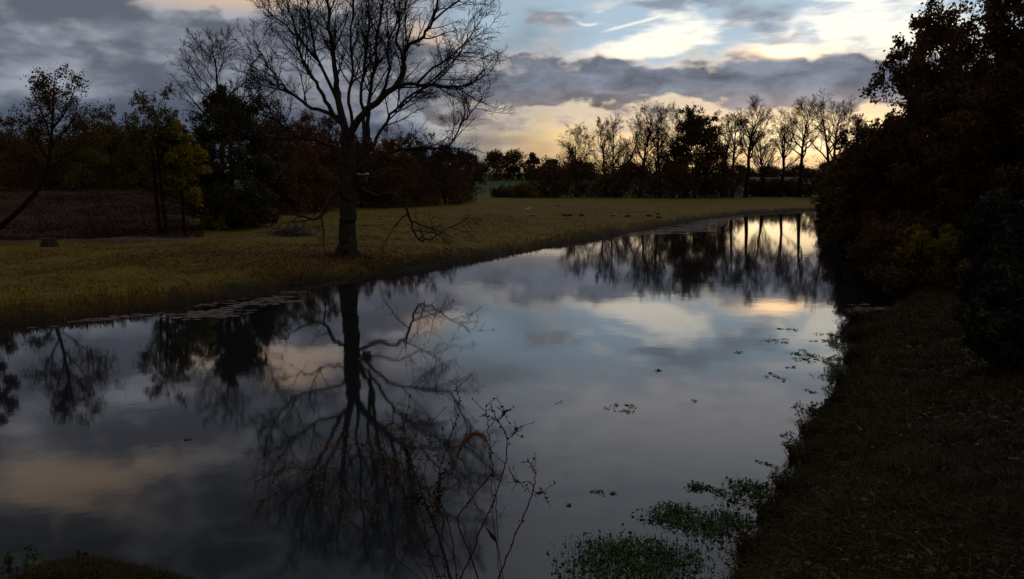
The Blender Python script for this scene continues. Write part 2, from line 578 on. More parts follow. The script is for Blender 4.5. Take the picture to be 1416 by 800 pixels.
def spawn(out, pts, rad, level, cfg, rng, t0=0.2):
    """children of a limb polyline, recursively"""
    if level > cfg['levels']:
        return
    seg = np.diff(pts, axis=0)
    sl = np.linalg.norm(seg, axis=1)
    cum = np.concatenate(([0], np.cumsum(sl)))
    L = cum[-1]
    n = cfg['n'][level] if level < len(cfg['n']) else 3
    n = max(1, int(round(n * rng.uniform(0.8, 1.2) * cfg.get('dens', 1.0))))
    lenr = cfg['len'][min(level, len(cfg['len']) - 1)]
    for q in range(n):
        t = t0 + (1 - t0) * (q + rng.uniform(0.1, 0.9)) / n
        s = t * L
        i = min(len(sl) - 1, int(np.searchsorted(cum, s) - 1)); i = max(i, 0)
        f = (s - cum[i]) / max(sl[i], 1e-6)
        p = pts[i] + seg[i] * f
        r = rad[i] * (1 - f) + rad[i + 1] * f
        d = seg[i] / max(sl[i], 1e-6)
        ang = R(rng.uniform(*cfg['ang']))
        nd = d * math.cos(ang) + perp(d, rng) * math.sin(ang)
        cl = L * lenr * (1.15 - 0.65 * t) * rng.uniform(0.7, 1.25)
        cl = min(max(cl, cfg.get('minlen', 0.15)), cfg.get('maxlen', 9))
        cr_ = max(min(r * rng.uniform(0.45, 0.65), cl * cfg.get('slim', .03) + 0.002), cfg['rmin'])
        P, Rr, _ = limb_path(p, nd, cl, cr_, max(cr_ * 0.3, cfg['rmin'] * 0.6), NSEG.get(level, 3), cfg['wander'], cfg['up'], rng)
        out.append((P, Rr, level))
        spawn(out, P, Rr, level + 1, cfg, rng, 0.15)


def skeleton(h, spread, cfg, rng, trunks=1, fork=0.35, lean=(0, 0), r0=None):
    """a whole tree: trunk(s) up to the top, main limbs, twigs"""
    out = []
    r0 = r0 or h * 0.02
    for k in range(trunks):
        d = np.array([lean[0] + (rng.normal() * 0.12 if trunks > 1 else 0), lean[1] + (rng.normal() * 0.1 if trunks > 1 else 0), 1.0])
        hh = h * (1.0 if k == 0 else rng.uniform(.75, .95)) * .92
        P, Rr, _ = limb_path(np.array([rng.normal() * .25 * (trunks > 1), rng.normal() * .2 * (trunks > 1), -0.15]), d, hh, r0 * rng.uniform(.8, 1.0), r0 * .16, 9, cfg.get('twander', .06), 0.05, rng)
        Rr = np.array([r0 * max(0.14, (1 - i / 9) ** 0.8) * (1.3 if i == 0 else 1) for i in range(10)])
        out.append((P, Rr, 0))
        nl = max(3, int(cfg['n'][0] / trunks ** .5))
        for q in range(nl):
            t = fork + (0.96 - fork) * (q + rng.uniform(.1, .9)) / nl
            i = min(8, int(t * 9)); f = t * 9 - i
            p = P[i] * (1 - f) + P[i + 1] * f
            r = Rr[i] * (1 - f) + Rr[i + 1] * f
            az_ = q * 2.4 + rng.uniform(-.5, .5)
            up_ = rng.uniform(*cfg.get('limb_up', (0.5, 1.4)))
            nd = np.array([math.cos(az_), math.sin(az_), up_])
            shape = math.sin(math.pi * min(1, max(0.12, (t - fork) / (1 - fork) * 0.75 + 0.25))) ** 0.7
            if cfg.get('flat_top'):
                shape = .55 + .45 * shape
            L = spread * shape * rng.uniform(.8, 1.2)
            cr_ = min(r * .62, L * .03 + .01)
            LP, LR, _ = limb_path(p, nd, L, cr_, cr_ * .25, NSEG[1], cfg['wander'], cfg['up'], rng)
            out.append((LP, LR, 1))
            spawn(out, LP, LR, 2, cfg, rng, .2)
    return out


BARE = dict(levels=4, n=[12, 0, 6, 5, 4], len=[.6, .6, .55, .55, .6], ang=(22, 58), wander=.13, up=.05, rmin=.012, limb_up=(.5, 1.6))
LEAFY = dict(levels=3, n=[12, 0, 6, 5, 4], len=[.6, .6, .5, .5, .6], ang=(28, 70), wander=.14, up=.03, rmin=.012, limb_up=(.2, 1.1))


def sides(lv):
    return 10 if lv == 0 else 6 if lv == 1 else 4 if lv == 2 else 3


def add_tree(name, label, cat, base, h, spread, seed, cfg=BARE, leaf=None, leaf_n=0, leaf_size=.25, per=1, trunks=1, fork=.35, lean=(0, 0),
             clump=0, clump_leaf=0, clump_z=(.25, .95), clump_r=.28, bark='bark_far', r0=None, group=None, droop=0):
    rng = np.random.default_rng(seed)
    t = thing(name, label, cat, base, group=group)
    sk = skeleton(h, spread, cfg, rng, trunks, fork, lean, r0)
    low = [s for s in sk if s[2] == 0]
    fine_ = [s for s in sk if s[2] > 0]
    part('trunk', tube_mesh('trunk', low, sides), M[bark], t)
    if fine_:
        part('crown', tube_mesh('crown', fine_, sides), M['twig'], t)
    C = []
    if leaf and per:
        tips = [s for s in sk if s[2] >= min(3, cfg['levels'])]
        if tips and leaf_n:
            pick = rng.integers(0, len(tips), leaf_n)
            pos = []
            for k in pick:
                P = tips[k][0]
                i = rng.integers(0, len(P) - 1)
                f = rng.uniform()
                pos.append(P[i] * (1 - f) + P[i + 1] * f)
            C.append(np.array(pos) + rng.normal(size=(leaf_n, 3)) * leaf_size * .6)
    if clump:
        cz = rng.uniform(clump_z[0], clump_z[1], clump) * h
        a = rng.uniform(0, 2 * np.pi, clump)
        rel = (cz / h - clump_z[0]) / (clump_z[1] - clump_z[0])
        env = spread * np.clip(np.sin(np.pi * np.clip(rel * .82 + .18, .05, .98)), .15, 1) ** .8
        rr = env * np.sqrt(rng.uniform(.1, 1, clump))
        cc = np.stack([np.cos(a) * rr + lean[0] * cz, np.sin(a) * rr + lean[1] * cz, cz], axis=1)
        per_c = clump_leaf // clump
        cs = spread * clump_r * rng.uniform(.5, 1.2, clump)
        q = unit(clump * per_c, rng) * (rng.uniform(.2, 1, clump * per_c) ** .6)[:, None]
        q[:, 2] *= .7
        C.append(np.repeat(cc, per_c, axis=0) + q * np.repeat(cs, per_c)[:, None])
    if C:
        C = np.concatenate(C)
        C = C[C[:, 2] > .05]
        V_, F_ = leaf_arrays(C, leaf_size, rng)
        part('foliage', mesh_from('foliage', V_, F_), M[leaf], t, smooth=False)
    return t


def add_shrub(name, label, cat, base, h, spread, seed, leaf, n=3000, leaf_size=.2, group=None, clumps=26):
    """a bush: stems fanning from the ground and clumps of leaves from the ground up"""
    rng = np.random.default_rng(seed)
    t = thing(name, label, cat, base, group=group)
    st = []
    for k in range(14):
        a = rng.uniform(0, 2 * np.pi)
        d = np.array([math.cos(a) * spread / h * .9, math.sin(a) * spread / h * .9, 1.0])
        P, Rr, _ = limb_path(np.array([math.cos(a) * .12, math.sin(a) * .12, -.1]), d, h * rng.uniform(.75, 1.12), .03, .008, 5, .12, .02, rng)
        st.append((P, Rr, 2))
        spawn(st, P, Rr, 3, dict(levels=4, n=[0, 0, 0, 4, 3], len=[.5, .5, .5, .45, .5], ang=(20, 60), wander=.14, up=.03, rmin=.006), rng, .3)
    part('stems', tube_mesh('stems', st, sides), M['twig'], t)
    a = rng.uniform(0, 2 * np.pi, clumps)
    z = rng.uniform(.05, .9, clumps)
    rr = spread * np.sqrt(rng.uniform(.05, 1, clumps)) * np.sqrt(np.clip(1 - (z - .3) ** 2 * 1.7, .05, 1))
    cc = np.stack([np.cos(a) * rr, np.sin(a) * rr, z * h], axis=1)
    per = n // clumps
    cs = np.minimum(spread, h) * .30 * rng.uniform(.5, 1.25, clumps)
    q = unit(clumps * per, rng) * (rng.uniform(.15, 1, clumps * per) ** .5)[:, None]
    C = np.repeat(cc, per, axis=0) + q * np.repeat(cs, per)[:, None]
    C = C[C[:, 2] > .03]
    V_, F_ = leaf_arrays(C, leaf_size, rng)
    part('foliage', mesh_from('foliage', V_, F_), M[leaf], t, smooth=False)
    return t
# ------------------------------------------------------------------ terrain
LEFT_PX = [(-140, 476), (0, 450), (90, 441), (160, 433), (230, 424), (300, 413), (360, 401), (410, 393), (480, 386), (560, 375), (640, 362), (700, 352), (760, 341),
           (850, 326), (920, 312), (1000, 300), (1060, 294.5), (1115, 291)]
RIGHT_PX = [(1010, 800), (1042, 760), (1072, 700), (1096, 650), (1122, 600), (1160, 540), (1178, 490), (1194, 455), (1236, 430), (1240, 412), (1205, 385), (1172, 350),
            (1150, 318), (1140, 303)]
left_shore = [(-120.0, -30.0), (-80.0, -4.0), (-46.0, 12.0), (-28.0, 18.5)] + [on_level(*p) for p in LEFT_PX] + [(62.0, 131.0), (90.0, 133.0), (140.0, 128.0), (220.0, 110.0)]
right_shore = [(-120.0, -60.0), (-60.0, -25.0), (-30.0, -1.0), (-12.0, 6.4), (-6.6, 7.4), (-5.1, 7.9), (-4.6, 8.6), (-3.5, 8.75), (-3.0, 8.1), (-1.5, 7.3), (0.3, 7.2), (1.4, 7.6)] + [on_level(*p) for p in RIGHT_PX] + [(46.0, 112.0), (70.0, 119.0), (100.0, 119.0), (140.0, 112.0), (220.0, 92.0)]
POLY = np.array(left_shore + right_shore[::-1])


def seg_dist(P, line):
    best = np.full(len(P), 1e9)
    for a, b in zip(line[:-1], line[1:]):
        a = np.array(a); b = np.array(b)
        d = b - a
        t = np.clip(((P - a) @ d) / (d @ d), 0, 1)
        q = P - (a + t[:, None] * d)
        best = np.minimum(best, np.hypot(q[:, 0], q[:, 1]))
    return best


def inside(P):
    c = np.zeros(len(P), dtype=bool)
    n = len(POLY)
    for i in range(n):
        x1, y1 = POLY[i]; x2, y2 = POLY[(i + 1) % n]
        cond = (y1 > P[:, 1]) != (y2 > P[:, 1])
        xx = (x2 - x1) * (P[:, 1] - y1) / ((y2 - y1) if y2 != y1 else 1e-9) + x1
        c ^= cond & (P[:, 0] < xx)
    return c


def sm(t):
    t = np.clip(t, 0, 1)
    return t * t * (3 - 2 * t)


def vnoise(x, y, s, seed=0):
    """smooth value noise, vectorised"""
    x = x / s; y = y / s
    xi = np.floor(x).astype(np.int64); yi = np.floor(y).astype(np.int64)
    fx = x - xi; fy = y - yi
    fx = fx * fx * (3 - 2 * fx); fy = fy * fy * (3 - 2 * fy)

    def h(a, b):
        v = np.sin(a * 127.1 + b * 311.7 + seed * 74.7) * 43758.5453
        return v - np.floor(v)
    return (h(xi, yi) * (1 - fx) + h(xi + 1, yi) * fx) * (1 - fy) + (h(xi, yi + 1) * (1 - fx) + h(xi + 1, yi + 1) * fx) * fy


def terrain(P):
    """height, signed distance from the water's edge (positive on land), and whether the near / right bank is the closer one"""
    P = np.asarray(P, dtype=np.float64)
    x, y = P[:, 0], P[:, 1]
    dl = seg_dist(P, left_shore); dr = seg_dist(P, right_shore)
    ins = inside(P)
    near = dr < dl
    wob = (vnoise(x, y, 1.1, 1) - .5) * .5 + (vnoise(x, y, .35, 2) - .5) * .25 + (vnoise(x, y, 4.0, 5) - .5) * .5
    sd = np.where(ins, -1.0, 1.0) * np.minimum(dl, dr)
    sdn = sd + wob * np.clip(np.abs(y) / 30, .35, 1.2)
    d = np.hypot(x, y)
    azd = np.degrees(np.arctan2(x, np.maximum(y, 1e-3)))
    hl = .36 * sm(sdn / 1.1) + .26 * sm(sdn / 7) + .32 * sm(sdn / 60)
    hl = hl + 2.3 * sm((d - 53) / 55) * sm((-azd - 17.5) / 5) * (y > 0)
    hr = .45 * sm(sdn / 1.0) + 1.95 * sm(sdn / 8.5)
    far = 5.0 * sm((d - 205) / 220) + 9 * sm((d - 480) / 900) + 14 * sm((d - 1500) / 3000)
    h = np.where(near, hr, hl) + np.where(sd > 0, (vnoise(x, y, .8, 3) - .5) * .08 + (vnoise(x, y, 2.7, 4) - .5) * .12, 0) * sm(sd / 2)
    h = h + far + np.where(d > 250, (vnoise(x, y, 260, 6) - .5) * 4 * sm((d - 250) / 500), 0)
    h = np.where(sdn < 0, -.6 * sm(-sdn / 1.5) - .02, h)
    # grassy hummock at the foot of the near bank
    h = h + .05 * np.exp(-(((x + 3.9) / .6) ** 2 + ((y - 8.45) / .35) ** 2))
    return h, sd, near


def gz(x, y):
    return float(terrain(np.array([[x, y]]))[0][0])


azs = np.concatenate([np.arange(-180, -44, 4.0), np.arange(-44, 44, .2), np.arange(44, 180, 4.0)])
rad = np.concatenate([[.2], np.geomspace(1.2, 64, 300), np.geomspace(65.2, 260, 90), np.geomspace(270, 9000, 50)])
A, RR = np.meshgrid(np.radians(azs), rad, indexing='ij')
X = (np.sin(A) * RR).ravel(); Y = (np.cos(A) * RR).ravel()
Hh, SD, NEAR = terrain(np.stack([X, Y], 1))
V_all = np.stack([X, Y, Hh], 1)
na, nr = len(azs), len(rad)
ii, jj = np.meshgrid(np.arange(na), np.arange(nr - 1), indexing='ij')
i2 = (ii + 1) % na
quads = np.stack([ii * nr + jj, ii * nr + jj + 1, i2 * nr + jj + 1, i2 * nr + jj], -1).reshape(-1, 4)
quads = quads[:, ::-1]
fc = V_all[quads].mean(1)
fx, fy = fc[:, 0], fc[:, 1]
fd = np.hypot(fx, fy); faz = np.degrees(np.arctan2(fx, fy))
fn = NEAR[quads].mean(1) > .5
# zones: 0 meadow, 1 near bank, 2 ploughed field, 3 path, 4 far fields
zone = np.where(fn & (fd < 250), 1, 0)
zone[(zone == 0) & (fd > 200)] = 4
edge = (vnoise(fx, fy, 6, 9) - .5) * 3
zone[(zone == 0) & (faz < -19.6 + edge * .5) & (fd > 55.5 + edge * .4) & (fd < 105 + edge) & (fy > 0)] = 2
path_line = [(-60.0, 46.5), (-34.0, 47.6), (-24.0, 49.5), (-18.0, 52.0), (-14.0, 54.0), (-11.0, 57.5)]
pd_ = seg_dist(np.stack([fx, fy], 1), path_line)
zone[(zone == 0) & (pd_ < .85 + edge * .12)] = 3


def ground_mat(name, cols, mud, scale, fine_scale, bump):
    """turf or soil; turns to dark mud near the water by the shore attribute"""
    m = noise_mat(name, cols, scale, 0.95, bump, 0.08, scale2=fine_scale, bump_scale=fine_scale * 1.5)
    nt = m.node_tree
    b = nt.nodes['Principled BSDF']
    src = b.inputs['Base Color'].links[0].from_socket
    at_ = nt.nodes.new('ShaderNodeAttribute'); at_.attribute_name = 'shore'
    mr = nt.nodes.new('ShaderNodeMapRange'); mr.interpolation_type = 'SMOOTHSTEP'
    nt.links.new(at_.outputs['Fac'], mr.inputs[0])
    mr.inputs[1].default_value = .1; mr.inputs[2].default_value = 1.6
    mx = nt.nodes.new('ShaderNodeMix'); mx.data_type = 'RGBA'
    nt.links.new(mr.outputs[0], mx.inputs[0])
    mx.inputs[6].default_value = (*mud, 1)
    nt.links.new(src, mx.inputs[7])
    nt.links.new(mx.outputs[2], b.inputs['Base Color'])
    return m


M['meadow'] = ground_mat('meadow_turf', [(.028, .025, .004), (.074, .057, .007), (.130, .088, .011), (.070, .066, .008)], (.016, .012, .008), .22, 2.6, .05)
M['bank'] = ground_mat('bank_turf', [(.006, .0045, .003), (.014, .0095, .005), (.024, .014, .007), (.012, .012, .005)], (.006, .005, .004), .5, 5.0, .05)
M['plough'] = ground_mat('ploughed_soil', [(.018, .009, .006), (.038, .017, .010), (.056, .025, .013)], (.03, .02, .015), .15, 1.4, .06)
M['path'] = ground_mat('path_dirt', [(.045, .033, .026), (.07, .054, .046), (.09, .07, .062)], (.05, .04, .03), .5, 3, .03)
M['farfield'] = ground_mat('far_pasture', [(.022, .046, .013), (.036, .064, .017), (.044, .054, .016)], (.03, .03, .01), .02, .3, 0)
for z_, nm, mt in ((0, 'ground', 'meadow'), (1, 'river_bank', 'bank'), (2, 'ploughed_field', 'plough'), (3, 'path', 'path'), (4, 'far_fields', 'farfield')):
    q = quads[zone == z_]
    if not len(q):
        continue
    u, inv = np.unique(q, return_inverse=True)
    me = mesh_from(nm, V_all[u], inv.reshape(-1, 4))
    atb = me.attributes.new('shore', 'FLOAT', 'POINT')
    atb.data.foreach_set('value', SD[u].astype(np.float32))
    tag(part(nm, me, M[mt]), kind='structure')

# ------------------------------------------------------------------ water
m, nt, b = new_mat('river_water')
b.inputs['Base Color'].default_value = (.008, .010, .011, 1)
b.inputs['Roughness'].default_value = .036
b.inputs['IOR'].default_value = 1.33
set_spec(b, .5)
tcn = nt.nodes.new('ShaderNodeTexCoord')
nz = nt.nodes.new('ShaderNodeTexNoise'); nz.inputs['Scale'].default_value = .9; nz.inputs['Detail'].default_value = 3
nt.links.new(tcn.outputs['Object'], nz.inputs['Vector'])
mpw = nt.nodes.new('ShaderNodeMapping'); mpw.inputs['Scale'].default_value = (.5, 1.0, 1)
nt.links.new(tcn.outputs['Object'], mpw.inputs['Vector'])
nz2 = nt.nodes.new('ShaderNodeTexNoise'); nz2.inputs['Scale'].default_value = 6; nz2.inputs['Detail'].default_value = 2
nt.links.new(mpw.outputs[0], nz2.inputs['Vector'])
ma = nt.nodes.new('ShaderNodeMath'); ma.operation = 'MULTIPLY_ADD'
nt.links.new(nz2.outputs[0], ma.inputs[0]); ma.inputs[1].default_value = .12
nt.links.new(nz.outputs[0], ma.inputs[2])
bp = nt.nodes.new('ShaderNodeBump'); bp.inputs['Strength'].default_value = 1; bp.inputs['Distance'].default_value = .0015
nt.links.new(ma.outputs[0], bp.inputs['Height'])
nt.links.new(bp.outputs[0], b.inputs['Normal'])
M['water'] = m
wv = np.array([(p[0], p[1], 0) for p in [(-125, -70), (235, -70), (235, 150), (-125, 150)]])
tag(part('water', mesh_from('water', wv, np.array([[0, 1, 2, 3]])), M['water'], smooth=False), kind='structure')
# ------------------------------------------------------------------ the big bare tree
def base_at(px, Y):
    x = at(px, 300, Y).x
    return (x, Y, gz(x, Y))


TY = 41.0
TB = base_at(481, TY)
BT = thing('bare_tree', 'large bare tree with a thick trunk and spreading crown standing alone beside the water', 'tree', TB)


def px_path(pts, dy0, dy1, n_per=2, rng=None):
    """smooth limb path from photo-plane points; depth drifts from dy0 to dy1 metres behind the trunk"""
    k = len(pts)
    W3 = []
    for i, (x, y) in enumerate(pts):
        t = i / max(1, k - 1)
        p = at(x, y, TY + dy0 + (dy1 - dy0) * t)
        W3.append(np.array(p) - np.array(TB))
    W3 = np.array(W3)
    # Catmull-Rom
    E = np.concatenate([[2 * W3[0] - W3[1]], W3, [2 * W3[-1] - W3[-2]]])
    outp = []
    for i in range(1, len(E) - 2):
        for j in range(n_per):
            t = j / n_per
            p0, p1, p2, p3 = E[i - 1], E[i], E[i + 1], E[i + 2]
            outp.append(.5 * (2 * p1 + (p2 - p0) * t + (2 * p0 - 5 * p1 + 4 * p2 - p3) * t * t + (3 * p1 - p0 - 3 * p2 + p3) * t ** 3))
    outp.append(W3[-1])
    outp = np.array(outp)
    if rng is not None:
        outp[1:] += rng.normal(size=(len(outp) - 1, 3)) * .035
    return outp


rng = np.random.default_rng(5)
PXM = TY / F                                 # metres per photo pixel at the tree
tr_pts = px_path([(480.5, 358), (481, 345), (481.5, 320), (482, 290), (482, 262), (481, 235), (480, 205), (479, 182)], 0, 0, 6, rng)
tw = np.interp(np.linspace(0, 1, len(tr_pts)), [0, .06, .15, .3, .55, .8, 1], [16.0, 14, 12.2, 11.3, 10.7, 10.7, 8.6]) * PXM
BIGT = tube_mesh('trunk', [(tr_pts, tw, 0)], lambda l: 40)
# furrows and swellings
co = np.empty(len(BIGT.vertices) * 3, dtype=np.float32); BIGT.vertices.foreach_get('co', co); co = co.reshape(-1, 3)
flare = np.clip(1 - (co[:, 2] + .1) / 1.0, 0, 1) ** 2
th = np.arctan2(co[:, 1], co[:, 0])
co[:, :2] *= (1 + flare * (.30 + .28 * np.cos(5 * th + .7) + .14 * np.cos(3 * th + 2)))[:, None]
co[:, :2] *= (1 + .035 * np.sin(th * 9 + co[:, 2] * .8) + .02 * np.sin(th * 17 - co[:, 2] * 1.7))[:, None]
co[:, :2] += (rng.normal(size=(len(co), 2)) * .012)
BIGT.vertices.foreach_set('co', co.ravel())
part('trunk', BIGT, M['bark'], BT)

LIMBS = [  # photo-plane points, start and end half-width in px, depth drift in metres
    ([(479, 190), (472, 160), (468, 138), (465, 112), (462, 82), (456, 50), (454, 22), (452, -8), (447, -50)], 6.6, 1.4, 0, .6),
    ([(481, 196), (488, 178), (502, 158), (520, 142), (545, 120), (558, 100), (557, 80), (566, 62), (585, 50), (598, 30), (604, 0), (606, -30)], 6.6, 1.3, 0, -1.2),
    ([(545, 120), (570, 118), (600, 117), (628, 121), (650, 115), (662, 106), (670, 95)], 3.2, .8, -.6, -2.2),
    ([(489, 232), (500, 214), (507, 200), (509, 170), (512, 130), (518, 95), (521, 60), (527, 15), (528, -25), (534, -70)], 4.8, 1.2, .3, 1.6),
    ([(507, 200), (503, 165), (500, 130), (504, 90), (509, 50), (510, 10), (506, -40)], 3.4, 1.0, .3, 2.6),
    ([(474, 168), (456, 158), (438, 152), (418, 142), (402, 128), (386, 114), (370, 92), (362, 75), (350, 58)], 3.6, .8, 0, 1.5),
    ([(476, 176), (462, 160), (450, 140), (440, 120), (425, 98), (414, 70), (408, 38), (398, 0), (392, -40)], 4.0, .9, 0, -1.8),
    ([(470, 148), (455, 115), (440, 85), (432, 50), (426, 15), (424, -20)], 3.2, .8, .2, 2.4),
    ([(480, 215), (462, 205), (440, 196), (415, 190), (395, 178), (378, 162), (366, 140), (357, 112)], 3.0, .7, 0, 2.2),
    ([(487, 240), (503, 222), (522, 190), (540, 160), (560, 138), (590, 120), (618, 98), (636, 72), (648, 48)], 3.3, .8, .2, 3.0),
    ([(490, 250), (515, 226), (545, 210), (575, 205), (600, 207), (622, 203), (640, 170), (658, 148), (668, 134)], 3.0, .7, 0, -2.6),
    ([(474, 262), (462, 268), (454, 277), (449, 292), (441, 302), (428, 303), (412, 299), (398, 292), (390, 281)], 4.2, .9, 0, -2.0),
    ([(490, 256), (508, 265), (524, 271), (540, 268), (556, 280), (566, 300), (574, 322), (584, 333), (600, 328), (622, 316), (650, 298)], 3.8, .6, 0, -2.6),
    ([(478, 232), (455, 236), (436, 238), (420, 232), (404, 238), (386, 236)], 2.4, .7, 0, -3.0),
    ([(492, 240), (520, 246), (548, 236), (575, 246), (600, 240), (628, 250)], 2.2, .6, 0, 2.6),
    ([(482, 205), (486, 170), (482, 130), (487, 90), (484, 50), (490, 10), (492, -40)], 3.2, .9, -.3, -3.4),
    ([(557, 80), (548, 55), (552, 28), (545, 0), (548, -40)], 2.4, .8, -.9, -1.8),
    ([(520, 142), (538, 108), (534, 70), (545, 40), (560, 10), (566, -35)], 2.6, .8, -.2, 1.8),
    ([(575, 118), (600, 95), (630, 75), (650, 52), (664, 30)], 2.0, .6, -1.0, -3.2),
    ([(598, 30), (620, 12), (640, -8), (650, -40)], 1.8, .6, -1.0, -2.0),
    ([(440, 85), (415, 55), (395, 35), (372, 18), (360, -2)], 2.0, .6, .8, 2.4),
    ([(362, 75), (348, 90), (340, 112), (338, 130)], 1.2, .5, 1.5, 2.0),
]
twigs = []
CFG = dict(levels=4, n=[0, 0, 14, 8, 4], len=[.6, .6, .42, .46, .52], ang=(22, 56), slim=.016, wander=.11, up=.045, rmin=.0085, maxlen=2.9, minlen=.22)
for li, (pts, w0, w1, d0, d1) in enumerate(LIMBS):
    P = px_path(pts, d0, d1, 3, rng)
    n = len(P)
    Rr = (w1 + (w0 - w1) * (1 - np.linspace(0, 1, n)) ** 1.2) * PXM * .86
    part('limb', tube_mesh('limb', [(P, Rr, 1)], lambda l: 9), M['bark'], BT)
    c = dict(CFG)
    Lm = np.linalg.norm(np.diff(P, axis=0), axis=1).sum()
    c['n'] = [0, 0, max(7, int(Lm * 2.9)), 9, 4]
    c['len'] = [.6, .6, min(.55, 2.5 / Lm), .46, .52]
    if li in (11, 12, 13, 14):
        c['up'] = -.02; c['ang'] = (30, 75)
        c['n'] = [0, 0, max(5, int(Lm * 1.3)), 5, 3]
    spawn(twigs, P, Rr, 2, c, rng, .3)
part('crown', tube_mesh('crown', twigs, lambda l: 4 if l == 2 else 3), M['twig'], BT)
print('big tree twigs', len(twigs))

# nest box on the trunk
nb = at(502, 247, TY - .15)
NB = thing('nest_box', 'small nest box with a pale sloping roof fixed beside the big bare trunk', 'nest box', nb)


def box_arr(x0, x1, y0, y1, z0, z1, z1b=None):
    """box whose top may slope towards the back (z1 at the front, z1b at the back)"""
    zb = z1 if z1b is None else z1b
    V = np.array([(x0, y0, z0), (x1, y0, z0), (x1, y1, z0), (x0, y1, z0), (x0, y0, z1), (x1, y0, z1), (x1, y1, zb), (x0, y1, zb)])
    Fq = np.array([(0, 3, 2, 1), (4, 5, 6, 7), (0, 1, 5, 4), (1, 2, 6, 5), (2, 3, 7, 6), (3, 0, 4, 7)])
    return V, Fq


M['old_wood'] = noise_mat('weathered_board', [(.03, .027, .026), (.05, .046, .045), (.07, .065, .062)], 4, .9, .01, .1, stretch=(1, 1, 6))
M['pale_board'] = noise_mat('pale_board', [(.11, .11, .12), (.17, .17, .18)], 5, .7, 0, .3)
M['black'] = noise_mat('hollow_shade', [(.002, .002, .002), (.004, .004, .004)], 5, 1, 0, 0)  # near-black colour standing in for shade inside the nest box
part('body', mesh_from('body', *box_arr(-.19, .19, -.16, .16, -.24, .12, .18)), M['old_wood'], NB, smooth=False)
part('roof', mesh_from('roof', *box_arr(-.25, .25, -.26, .2, .135, .18, .26)), M['pale_board'], NB, smooth=False)
a = np.linspace(0, 2 * np.pi, 15)[:-1]
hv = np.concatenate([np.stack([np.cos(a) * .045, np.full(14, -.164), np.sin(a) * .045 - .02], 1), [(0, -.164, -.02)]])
part('entrance_hole_shade', mesh_from('entrance_hole_shade', hv, np.array([(i, (i + 1) % 14, 14) for i in range(14)])), M['black'], NB, smooth=False)  # flat disc on the closed front, the hole's inner shade painted black
part('bracket', tube_mesh('bracket', [(np.array([(-.52, .12, -.02), (-.3, .1, -.03), (-.15, .05, -.04)]), np.array([.03, .03, .03]), 2)], lambda l: 6), M['old_wood'], NB)

# ------------------------------------------------------------------ trees on the left
def hgt(px, ytop, Y):
    b_ = base_at(px, Y)
    return b_, at(px, ytop, Y).z - b_[2]


def T(name, label, cat, px, ytop, Y, spread_px, seed, **kw):
    b_, h = hgt(px, ytop, Y)
    return add_tree(name, label, cat, b_, h, spread_px * Y / F, seed, **kw)


def SH(name, label, px, ytop, Y, spread_px, seed, leaf, **kw):
    b_, h = hgt(px, ytop, Y)
    return add_shrub(name, label, 'shrub', b_, max(h, .5), spread_px * Y / F, seed, leaf, **kw)


# leaning tree
lt = base_at(-14, 52)
LT = thing('leaning_tree', 'leaning tree at the far left whose bent dark trunk carries a round sparse leafy crown', 'tree', lt)
rng = np.random.default_rng(31)
lp = np.array([np.array(at(x, y, 52)) - np.array(lt) for x, y in [(-14, 335), (2, 312), (28, 290), (48, 268), (62, 246), (68, 222), (71, 196), (73, 165), (74, 135), (75, 112)]])
lp[0][2] = -.1
lr = np.linspace(4.4, .8, len(lp)) * 52 / F
sk = [(lp, lr, 0)]
tw_ = []
for (pts, w) in [([(68, 222), (56, 205), (44, 185), (38, 160)], 1.6), ([(70, 205), (84, 188), (98, 170), (112, 150)], 1.6), ([(71, 196), (64, 170), (52, 145), (44, 125)], 1.4),
                 ([(72, 180), (88, 160), (98, 138), (104, 122)], 1.2), ([(73, 165), (66, 140), (62, 118)], 1.1), ([(66, 235), (86, 220), (104, 205), (120, 190)], 1.4), ([(64, 240), (48, 226), (30, 215)], 1.3)]:
    P = np.array([np.array(at(x, y, 52 + i * rng.uniform(-.6, .6))) - np.array(lt) for i, (x, y) in enumerate(pts)])
    Rr = np.linspace(w, .5, len(P)) * 52 / F
    sk.append((P, Rr, 1))
    spawn(tw_, P, Rr, 2, dict(levels=4, n=[0, 0, 7, 5, 4], len=[.6, .6, .5, .5, .5], ang=(25, 65), wander=.15, up=.03, rmin=.01), rng, .2)
spawn(tw_, lp[5:], lr[5:], 2, dict(levels=4, n=[0, 0, 9, 5, 4], len=[.6, .6, .45, .5, .5], ang=(25, 65), wander=.15, up=.03, rmin=.01), rng, .2)
part('trunk', tube_mesh('trunk', sk, sides), M['bark_far'], LT)
part('crown', tube_mesh('crown', tw_, sides), M['twig'], LT)
C = np.array([s[0][rng.integers(1, len(s[0]))] for s in [tw_[i] for i in rng.integers(0, len(tw_), 4600)]]) + rng.normal(size=(4600, 3)) * .16
part('foliage', mesh_from('foliage', *leaf_arrays(C, .16, rng)), M['leaf_brown'], LT, smooth=False)

